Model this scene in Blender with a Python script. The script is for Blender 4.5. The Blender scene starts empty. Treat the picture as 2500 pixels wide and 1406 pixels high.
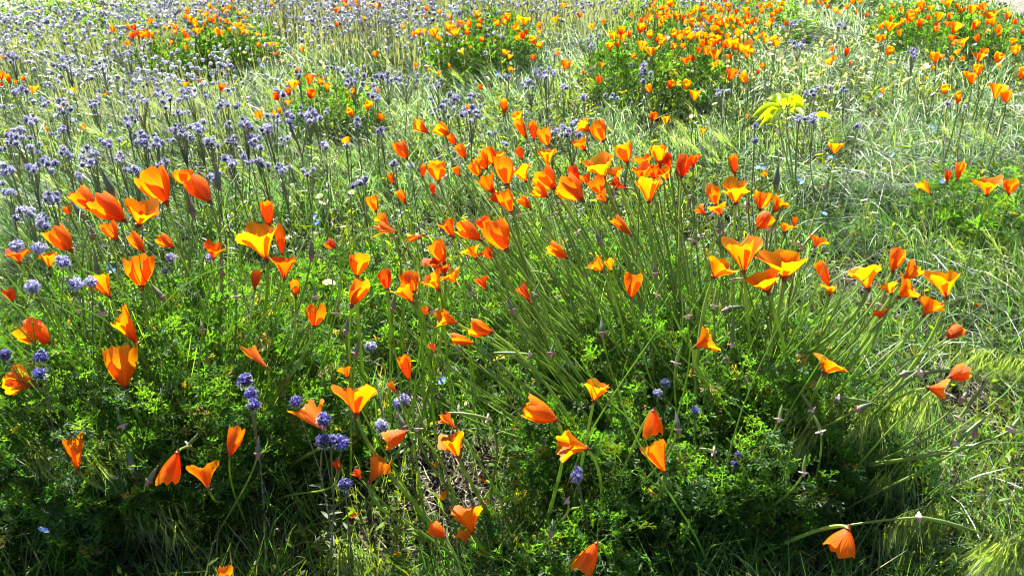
import bpy, math, random
import numpy as np
from mathutils import Vector

# ---------------------------------------------------------------- camera, sky, sun, exposure
SC = bpy.context.scene
COL = SC.collection
CAM_H, PITCH, FPX = 1.05, math.radians(32.0), 1962.0
cam_d = bpy.data.cameras.new("camera")
cam = bpy.data.objects.new("camera", cam_d)
COL.objects.link(cam)
cam.location = (0, 0, CAM_H)
cam.rotation_euler = (math.pi / 2 - PITCH, 0, 0)
cam_d.sensor_width = 36.0
cam_d.lens = 36.0 * FPX / 2500.0
cam_d.clip_start, cam_d.clip_end = 0.02, 2000.0
SC.camera = cam

SUN_EL, SUN_AZ = math.radians(42.0), math.radians(-14.0)      # azimuth clockwise from +Y (straight ahead)
world = bpy.data.worlds.new("World")
SC.world = world
world.use_nodes = True
nt = world.node_tree
nt.nodes.clear()
sky = nt.nodes.new("ShaderNodeTexSky")
sky.sky_type = 'NISHITA'
sky.sun_disc = False
sky.sun_elevation = SUN_EL
sky.sun_rotation = SUN_AZ
bg = nt.nodes.new("ShaderNodeBackground")
bg.inputs['Strength'].default_value = 0.05
wo = nt.nodes.new("ShaderNodeOutputWorld")
nt.links.new(sky.outputs[0], bg.inputs[0])
nt.links.new(bg.outputs[0], wo.inputs[0])

sd = bpy.data.lights.new("sun", 'SUN')
sd.energy = 5.0
sd.angle = math.radians(0.53)
sd.color = (1.0, 0.97, 0.91)
sun = bpy.data.objects.new("sun", sd)
COL.objects.link(sun)
s_dir = Vector((math.sin(SUN_AZ) * math.cos(SUN_EL), math.cos(SUN_AZ) * math.cos(SUN_EL), math.sin(SUN_EL)))
sun.rotation_euler = s_dir.to_track_quat('Z', 'Y').to_euler()

SC.view_settings.view_transform = 'Standard'
SC.view_settings.look = 'None'
SC.view_settings.gamma = 1.0
SC.view_settings.use_curve_mapping = False
SC.view_settings.exposure = 2.1
SC.cycles.pixel_filter_type = 'BLACKMAN_HARRIS'
SC.cycles.filter_width = 0.95
SC.cycles.max_bounces = 5
SC.cycles.transmission_bounces = 4
SC.cycles.diffuse_bounces = 2

rng = np.random.default_rng(7)
random.seed(7)

# ---------------------------------------------------------------- geometry of the view (used to measure where things stand)
CP, SP = math.cos(PITCH), math.sin(PITCH)


def P(px, py, z=0.0):
    """Point at height z that the photograph shows at pixel (px, py)."""
    a, b = (px - 1250.0) / FPX, (703.0 - py) / FPX
    d = np.array([a, CP + b * SP, -SP + b * CP])
    t = (z - CAM_H) / d[2]
    return np.array([0, 0, CAM_H]) + d * t


def proj(x, y, z):
    dz = z - CAM_H
    f = y * CP - dz * SP
    u = y * SP + dz * CP
    return 1250.0 + FPX * x / f, 703.0 - FPX * u / f


def depth(p):
    return p[1] * CP - (p[2] - CAM_H) * SP


def gz(x, y):
    """Height of the ground."""
    x, y = np.asarray(x, float), np.asarray(y, float)
    k = np.exp(-((np.hypot(x, y - 2.5) / 7.0) ** 2))
    return k * (0.010 * np.sin(2.3 * x + 0.7) * np.cos(1.9 * y) + 0.006 * np.sin(6.1 * x - 2.0 * y) + 0.004 * np.sin(13.0 * y + 9.0 * x + 1.0))


def smooth_noise(x, y, s, seed):
    """Cheap smooth field in [0, 1]."""
    r = np.random.default_rng(seed)
    v = np.zeros_like(np.asarray(x, float))
    for k in range(5):
        a = r.uniform(0, 2 * math.pi)
        f = (2 * math.pi / s) * r.uniform(0.6, 1.7)
        v = v + np.sin(f * (x * math.cos(a) + y * math.sin(a)) + r.uniform(0, 6.28))
    return 0.5 + 0.5 * np.tanh(v * 0.55)


# ---------------------------------------------------------------- mesh helpers
def mk_mesh(name, V, F, mats, col=None, fmat=None, smooth=True):
    """V (n,3); F list of arrays (m,3) or (m,4)."""
    if not isinstance(F, (list, tuple)):
        F = [F]
    F = [np.asarray(f, np.int32) for f in F if len(f)]
    V = np.asarray(V, np.float32).reshape(-1, 3)
    me = bpy.data.meshes.new(name)
    me.vertices.add(len(V))
    me.vertices.foreach_set("co", V.ravel())
    loops = np.concatenate([f.ravel() for f in F])
    sizes = np.concatenate([np.full(len(f), f.shape[1], np.int32) for f in F])
    starts = np.concatenate([[0], np.cumsum(sizes)[:-1]]).astype(np.int32)
    me.loops.add(len(loops))
    me.loops.foreach_set("vertex_index", loops)
    me.polygons.add(len(sizes))
    me.polygons.foreach_set("loop_start", starts)
    try:
        me.polygons.foreach_set("loop_total", sizes)
    except Exception:
        pass
    if fmat is not None:
        me.polygons.foreach_set("material_index", np.asarray(fmat, np.int32))
    me.polygons.foreach_set("use_smooth", np.full(len(sizes), smooth))
    for m in (mats if isinstance(mats, (list, tuple)) else [mats]):
        me.materials.append(m)
    if col is not None:
        ca = me.color_attributes.new("Col", 'FLOAT_COLOR', 'POINT')
        c4 = np.ones((len(V), 4), np.float32)
        c4[:, :3] = np.asarray(col, np.float32).reshape(-1, 3)
        ca.data.foreach_set("color", c4.ravel())
    me.update(calc_edges=True)
    return me


class MB:
    """Collects pieces (verts, faces, colour, material slot) into one mesh."""

    def __init__(self):
        self.V, self.F, self.C, self.M, self.n = [], [], [], [], 0

    def add(self, V, F, col=(1, 1, 1), m=0):
        V = np.asarray(V, float).reshape(-1, 3)
        F = np.asarray(F, np.int64)
        if F.shape[1] == 3:
            pass
        self.V.append(V)
        self.F.append((F + self.n, m))
        c = np.asarray(col, float)
        self.C.append(np.broadcast_to(c, V.shape) if c.ndim == 1 else c)
        self.n += len(V)

    def mesh(self, name, mats, smooth=True, off=None):
        V = np.concatenate(self.V)
        if off is not None:
            V = V - np.asarray(off)
        F = [f for f, _ in self.F]
        fm = np.concatenate([np.full(len(f), m) for f, m in self.F])
        return mk_mesh(name, V, F, mats, np.concatenate(self.C), fm, smooth)


def link(name, me, parent=None, loc=None):
    o = bpy.data.objects.new(name, me)
    COL.objects.link(o)
    if parent is not None:
        o.parent = parent
    if loc is not None:
        o.location = loc
    return o


def empty(name, loc):
    o = bpy.data.objects.new(name, None)
    o.empty_display_size = 0.02
    COL.objects.link(o)
    o.location = loc
    return o


def tag(o, label=None, cat=None, group=None, kind=None):
    if label:
        o['label'] = label
    if cat:
        o['category'] = cat
    if group:
        o['group'] = group
    if kind:
        o['kind'] = kind
    return o


def norm(v):
    v = np.asarray(v, float)
    return v / (np.linalg.norm(v, axis=-1, keepdims=True) + 1e-12)


def bez(p0, p1, p2, p3, n):
    t = np.linspace(0, 1, n)[:, None]
    return (1 - t) ** 3 * p0 + 3 * (1 - t) ** 2 * t * p1 + 3 * (1 - t) * t ** 2 * p2 + t ** 3 * p3


def tube(pts, rad, sides=5, cap=True):
    pts = np.asarray(pts, float)
    n = len(pts)
    rad = np.broadcast_to(np.asarray(rad, float), (n,))
    T = norm(np.gradient(pts, axis=0))
    ref = np.array([0.31, 0.17, 0.93]) if abs(T[0] @ np.array([0.31, 0.17, 0.93])) < 0.95 else np.array([1.0, 0, 0])
    A = np.zeros((n, 3))
    a = norm(np.cross(T[0], ref))
    for i in range(n):
        a = norm(a - T[i] * (a @ T[i]))
        A[i] = a
    B = np.cross(T, A)
    th = np.linspace(0, 2 * math.pi, sides, endpoint=False)
    V = pts[:, None] + rad[:, None, None] * (np.cos(th)[None, :, None] * A[:, None] + np.sin(th)[None, :, None] * B[:, None])
    i, j = np.meshgrid(np.arange(n - 1), np.arange(sides), indexing='ij')
    j2 = (j + 1) % sides
    F = np.stack([i * sides + j, i * sides + j2, (i + 1) * sides + j2, (i + 1) * sides + j], -1).reshape(-1, 4)
    return V.reshape(-1, 3), F


def frame(axis):
    axis = norm(axis)
    ref = np.array([0, 0, 1.0]) if abs(axis[2]) < 0.9 else np.array([1.0, 0, 0])
    a = norm(np.cross(ref, axis))
    return a, np.cross(axis, a), axis


def strips(base, dirs, side, length, width, bend, nseg, tip=0.12, droop=None):
    """N curved blades. base, dirs, side (N,3); bend (N,3) is added along t^2. -> V (N*(2*(nseg+1)),3), F quads."""
    N = len(base)
    t = np.linspace(0, 1, nseg + 1)
    L = np.asarray(length).reshape(N, 1, 1)
    c = base[:, None] + L * (dirs[:, None] * t[None, :, None] + bend[:, None] * (t ** 2)[None, :, None])
    prof = np.sin(np.pi * (0.18 + 0.82 * t)) if tip >= 0 else 1 - t
    prof = np.maximum(prof / prof.max(), abs(tip))
    w = np.asarray(width).reshape(N, 1, 1) * prof[None, :, None] * 0.5
    V = np.stack([c - side[:, None] * w, c + side[:, None] * w], 2).reshape(N, -1, 3)
    k = np.arange(nseg)
    q = np.stack([2 * k, 2 * k + 1, 2 * k + 3, 2 * k + 2], -1)
    F = (np.arange(N) * 2 * (nseg + 1))[:, None, None] + q[None]
    return V.reshape(-1, 3), F.reshape(-1, 4)


# ---------------------------------------------------------------- materials
def plant_mat(name, trans=0.4, tcol=(1.6, 1.5, 0.5), rough=0.45, spec=0.5, bump=0.0, nscale=40.0, nvar=0.25, sheen=0.0):
    """Thin leaf or petal: reflects its own colour (attribute Col) and lets light through in a yellower one."""
    m = bpy.data.materials.new(name)
    m.use_nodes = True
    t = m.node_tree
    t.nodes.clear()
    N = t.nodes.new
    at = N("ShaderNodeAttribute")
    at.attribute_name = "Col"
    no = N("ShaderNodeTexNoise")
    no.inputs['Scale'].default_value = nscale
    no.inputs['Detail'].default_value = 2.0
    tc = N("ShaderNodeTexCoord")
    t.links.new(tc.outputs['Object'], no.inputs['Vector'])
    mr = N("ShaderNodeMapRange")
    mr.inputs['To Min'].default_value = 1.0 - nvar
    mr.inputs['To Max'].default_value = 1.0 + nvar
    t.links.new(no.outputs['Fac'], mr.inputs['Value'])
    mu = N("ShaderNodeVectorMath")
    mu.operation = 'SCALE'
    t.links.new(at.outputs['Color'], mu.inputs[0])
    t.links.new(mr.outputs['Result'], mu.inputs['Scale'])
    pb = N("ShaderNodeBsdfPrincipled")
    pb.inputs['Roughness'].default_value = rough
    pb.inputs['Specular IOR Level'].default_value = spec
    t.links.new(mu.outputs[0], pb.inputs['Base Color'])
    if bump > 0:
        wv = N("ShaderNodeTexNoise")
        wv.inputs['Scale'].default_value = nscale * 6
        t.links.new(tc.outputs['Object'], wv.inputs['Vector'])
        bp = N("ShaderNodeBump")
        bp.inputs['Strength'].default_value = bump
        bp.inputs['Distance'].default_value = 0.002
        t.links.new(wv.outputs['Fac'], bp.inputs['Height'])
        t.links.new(bp.outputs[0], pb.inputs['Normal'])
    out = N("ShaderNodeOutputMaterial")
    if trans > 0:
        tb = N("ShaderNodeBsdfTranslucent")
        tm = N("ShaderNodeVectorMath")
        tm.operation = 'MULTIPLY'
        tm.inputs[1].default_value = tcol
        t.links.new(mu.outputs[0], tm.inputs[0])
        t.links.new(tm.outputs[0], tb.inputs['Color'])
        mx = N("ShaderNodeMixShader")
        mx.inputs[0].default_value = trans
        t.links.new(pb.outputs[0], mx.inputs[1])
        t.links.new(tb.outputs[0], mx.inputs[2])
        t.links.new(mx.outputs[0], out.inputs[0])
    else:
        t.links.new(pb.outputs[0], out.inputs[0])
    return m


def soil_mat(name, c0, c1, c2, scale):
    m = bpy.data.materials.new(name)
    m.use_nodes = True
    t = m.node_tree
    t.nodes.clear()
    N = t.nodes.new
    tc = N("ShaderNodeTexCoord")
    n1 = N("ShaderNodeTexNoise")
    n1.inputs['Scale'].default_value = scale
    n1.inputs['Detail'].default_value = 8.0
    n1.inputs['Roughness'].default_value = 0.65
    n2 = N("ShaderNodeTexVoronoi")
    n2.inputs['Scale'].default_value = scale * 9
    t.links.new(tc.outputs['Object'], n1.inputs['Vector'])
    t.links.new(tc.outputs['Object'], n2.inputs['Vector'])
    cr = N("ShaderNodeValToRGB")
    cr.color_ramp.elements[0].position = 0.3
    cr.color_ramp.elements[0].color = (*c0, 1)
    cr.color_ramp.elements[1].position = 0.72
    cr.color_ramp.elements[1].color = (*c2, 1)
    e = cr.color_ramp.elements.new(0.5)
    e.color = (*c1, 1)
    t.links.new(n1.outputs['Fac'], cr.inputs['Fac'])
    at = N("ShaderNodeAttribute")
    at.attribute_name = "Col"
    mu = N("ShaderNodeVectorMath")
    mu.operation = 'MULTIPLY'
    t.links.new(cr.outputs['Color'], mu.inputs[0])
    t.links.new(at.outputs['Color'], mu.inputs[1])
    pb = N("ShaderNodeBsdfPrincipled")
    pb.inputs['Roughness'].default_value = 0.9
    pb.inputs['Specular IOR Level'].default_value = 0.2
    t.links.new(mu.outputs[0], pb.inputs['Base Color'])
    ad = N("ShaderNodeMath")
    ad.operation = 'ADD'
    t.links.new(n1.outputs['Fac'], ad.inputs[0])
    t.links.new(n2.outputs['Distance'], ad.inputs[1])
    bp = N("ShaderNodeBump")
    bp.inputs['Strength'].default_value = 0.8
    bp.inputs['Distance'].default_value = 0.012
    t.links.new(ad.outputs[0], bp.inputs['Height'])
    t.links.new(bp.outputs[0], pb.inputs['Normal'])
    out = N("ShaderNodeOutputMaterial")
    t.links.new(pb.outputs[0], out.inputs[0])
    return m


M_PETAL = plant_mat("petal_paper", trans=0.66, tcol=(1.08, 1.10, 0.6), rough=0.42, spec=0.35, nscale=60, nvar=0.10)


def add_veins(m):
    """Fine veins that run from the foot of a petal to its rim (attribute Vein holds the place on the petal)."""
    t = m.node_tree
    N = t.nodes.new
    at = N("ShaderNodeAttribute")
    at.attribute_name = "Vein"
    sc = N("ShaderNodeVectorMath")
    sc.operation = 'MULTIPLY'
    sc.inputs[1].default_value = (14.0, 0.8, 1.0)
    t.links.new(at.outputs['Vector'], sc.inputs[0])
    no = N("ShaderNodeTexNoise")
    no.inputs['Scale'].default_value = 1.6
    no.inputs['Detail'].default_value = 3.0
    t.links.new(sc.outputs[0], no.inputs['Vector'])
    bp = N("ShaderNodeBump")
    bp.inputs['Strength'].default_value = 0.55
    bp.inputs['Distance'].default_value = 0.0025
    t.links.new(no.outputs['Fac'], bp.inputs['Height'])
    mr = N("ShaderNodeMapRange")
    mr.inputs['From Min'].default_value = 0.3
    mr.inputs['From Max'].default_value = 0.7
    mr.inputs['To Min'].default_value = 0.92
    mr.inputs['To Max'].default_value = 1.06
    t.links.new(no.outputs['Fac'], mr.inputs['Value'])
    col = [n for n in t.nodes if n.type == 'VECT_MATH' and n.operation == 'SCALE'][0]
    mul = N("ShaderNodeMath")
    mul.operation = 'MULTIPLY'
    old = col.inputs['Scale'].links[0].from_socket
    t.links.new(old, mul.inputs[0])
    t.links.new(mr.outputs[0], mul.inputs[1])
    t.links.new(mul.outputs[0], col.inputs['Scale'])
    for n in t.nodes:
        if n.type in ('BSDF_PRINCIPLED', 'BSDF_TRANSLUCENT'):
            t.links.new(bp.outputs[0], n.inputs['Normal'])


add_veins(M_PETAL)
M_STEM = plant_mat("poppy_stem_skin", trans=0.3, tcol=(2.2, 2.1, 0.6), rough=0.38, spec=0.5, nscale=60, nvar=0.2)
M_LEAF = plant_mat("poppy_leaf_skin", trans=0.55, tcol=(3.3, 3.3, 0.45), rough=0.5, spec=0.35, nscale=30, nvar=0.3)
M_GRASS = plant_mat("grass_blade_skin", trans=0.5, tcol=(1.8, 2.2, 0.95), rough=0.33, spec=0.6, nscale=25, nvar=0.3)
M_SILVER = plant_mat("silver_grass_skin", trans=0.40, tcol=(1.2, 1.2, 0.9), rough=0.30, spec=0.8, nscale=25, nvar=0.25)
M_HERB = plant_mat("herb_leaf_skin", trans=0.5, tcol=(2.6, 2.4, 0.4), rough=0.5, spec=0.3, nscale=25, nvar=0.3)
M_PHAC = plant_mat("phacelia_petal", trans=0.40, tcol=(1.1, 1.1, 1.1), rough=0.55, spec=0.3, nscale=80, nvar=0.2)
M_HAIR = plant_mat("phacelia_hairs", trans=0.50, tcol=(1.0, 1.0, 1.0), rough=0.4, spec=0.6, nscale=80, nvar=0.15)
M_LIME = plant_mat("lime_leaf_skin", trans=0.66, tcol=(2.3, 2.1, 0.3), rough=0.45, spec=0.4, bump=0.3, nscale=50, nvar=0.2)
M_POD = plant_mat("bud_and_pod_skin", trans=0.15, tcol=(1.4, 1.3, 0.7), rough=0.45, spec=0.4, nscale=90, nvar=0.2)
M_STRAW = plant_mat("dry_straw", trans=0.15, tcol=(1.1, 1.0, 0.8), rough=0.6, spec=0.3, nscale=60, nvar=0.3)
M_SOIL = soil_mat("soil", (0.014, 0.011, 0.008), (0.04, 0.031, 0.024), (0.11, 0.092, 0.075), 14.0)
M_PATH = soil_mat("sandy_dirt", (0.10, 0.085, 0.07), (0.19, 0.165, 0.14), (0.26, 0.23, 0.20), 6.0)

# ---------------------------------------------------------------- ground and path
ax = np.concatenate([[-600, -200, -80, -40, -20, -12, -8], np.arange(-6, 6.01, 0.06), [8, 12, 20, 40, 80, 200, 600]])
ay = np.concatenate([[-600, -200, -80, -30, -10, -4, -2], np.arange(-1, 8.01, 0.06), [10, 14, 20, 40, 80, 200, 600]])
X, Y = np.meshgrid(ax, ay, indexing='ij')
rough = 0.006 * (rng.random(X.shape) - 0.5) * np.exp(-((np.hypot(X, Y - 2.5) / 6.0) ** 2))
V = np.stack([X, Y, gz(X, Y) + rough], -1).reshape(-1, 3)
nx, ny = len(ax), len(ay)
i, j = np.meshgrid(np.arange(nx - 1), np.arange(ny - 1), indexing='ij')
F = np.stack([i * ny + j, (i + 1) * ny + j, (i + 1) * ny + j + 1, i * ny + j + 1], -1).reshape(-1, 4)
far = np.clip((np.hypot(X, Y - 2) - 6.0) / 4.0, 0, 1).reshape(-1, 1)
gc = (1 - far) * np.array([1, 1, 1.0]) + far * np.array([1.6, 2.4, 1.0])
tag(link("ground", mk_mesh("ground", V, F, M_SOIL, gc)), kind="structure")

pe = [P(2170, -90), P(2240, 0), P(2330, 52), P(2420, 98), P(2520, 112), P(2700, 120)]
pe = np.array([p[:2] for p in pe])
t_ = np.linspace(0, len(pe) - 1, 40)
edge = np.stack([np.interp(t_, np.arange(len(pe)), pe[:, k]) for k in (0, 1)], -1)
edge += 0.03 * np.stack([np.sin(t_ * 7), np.cos(t_ * 9)], -1)
d_out = np.stack([np.interp(t_, np.arange(len(pe)), [0.5, 0.6, 0.8, 0.9, 0.9, 0.9]), np.full(40, 1.0)], -1)
rows = []
for k in range(16):
    q = edge + d_out * (k / 15.0) * 2.6
    zz = gz(q[:, 0], q[:, 1]) + 0.008 + 0.006 * np.sin(q[:, 0] * 9 + k) * np.cos(q[:, 1] * 7)
    if k in (0, 15):
        zz = gz(q[:, 0], q[:, 1]) - 0.004
    rows.append(np.column_stack([q, zz]))
V = np.concatenate(rows)
i, j = np.meshgrid(np.arange(15), np.arange(39), indexing='ij')
F = np.stack([i * 40 + j, i * 40 + j + 1, (i + 1) * 40 + j + 1, (i + 1) * 40 + j], -1).reshape(-1, 4)
tag(link("dirt_path", mk_mesh("dirt_path", V, F, M_PATH, np.ones_like(V))), kind="structure")


def on_path(x, y):
    """Beyond the near edge of the path."""
    ex, ey = edge[:, 0], edge[:, 1]
    lim = np.interp(x, ex, ey, left=99, right=ey[-1])
    return y > lim


# ---------------------------------------------------------------- landmarks used when things are described
LAND = []            # (px, py, phrase)


def where(px, py, pref=None, avoid=(), k=0):
    """Words that say what a thing stands beside."""
    ds = sorted(((px - a) ** 2 + ((py - b) * 1.25) ** 2, a, b, h) for a, b, h in LAND if h not in avoid)
    _, a, b, h = ds[k]
    dx, dy = px - a, (py - b) * 1.25
    if abs(dy) > abs(dx) * 2.2:
        w = "behind" if dy < 0 else "in front of"
    elif abs(dx) > abs(dy) * 2.2:
        w = "left of" if dx < 0 else "right of"
    else:
        w = ("back left of" if dx < 0 else "back right of") if dy < 0 else ("front left of" if dx < 0 else "front right of")
    r = math.hypot(dx, dy)
    return ("just " if r < 75 else "") + w + " " + h


USED = {}


def unique(fmt, px, py, group):
    """First description that no other thing has; things of one group may share the last."""
    for k in range(3):
        t = fmt.format(where(px, py, k=k))
        if len(t.split()) <= 16 and t not in USED:
            USED[t] = group
            return t
    ds = sorted(((px - a) ** 2 + ((py - b) * 1.25) ** 2, h) for a, b, h in LAND)
    for i, j in ((0, 1), (0, 2), (1, 2), (0, 3), (1, 3)):
        t = fmt.format("between " + ds[i][1] + " and " + ds[j][1])
        if len(t.split()) <= 16 and t not in USED:
            USED[t] = group
            return t
    t = fmt.format(where(px, py))
    USED[t] = group
    return t


# ---------------------------------------------------------------- poppies
TONES = [((0.78, 0.175, 0.001), (0.86, 0.300, 0.003)),
         ((0.80, 0.158, 0.001), (0.86, 0.262, 0.002)),
         ((0.72, 0.070, 0.001), (0.78, 0.125, 0.001))]
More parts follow.
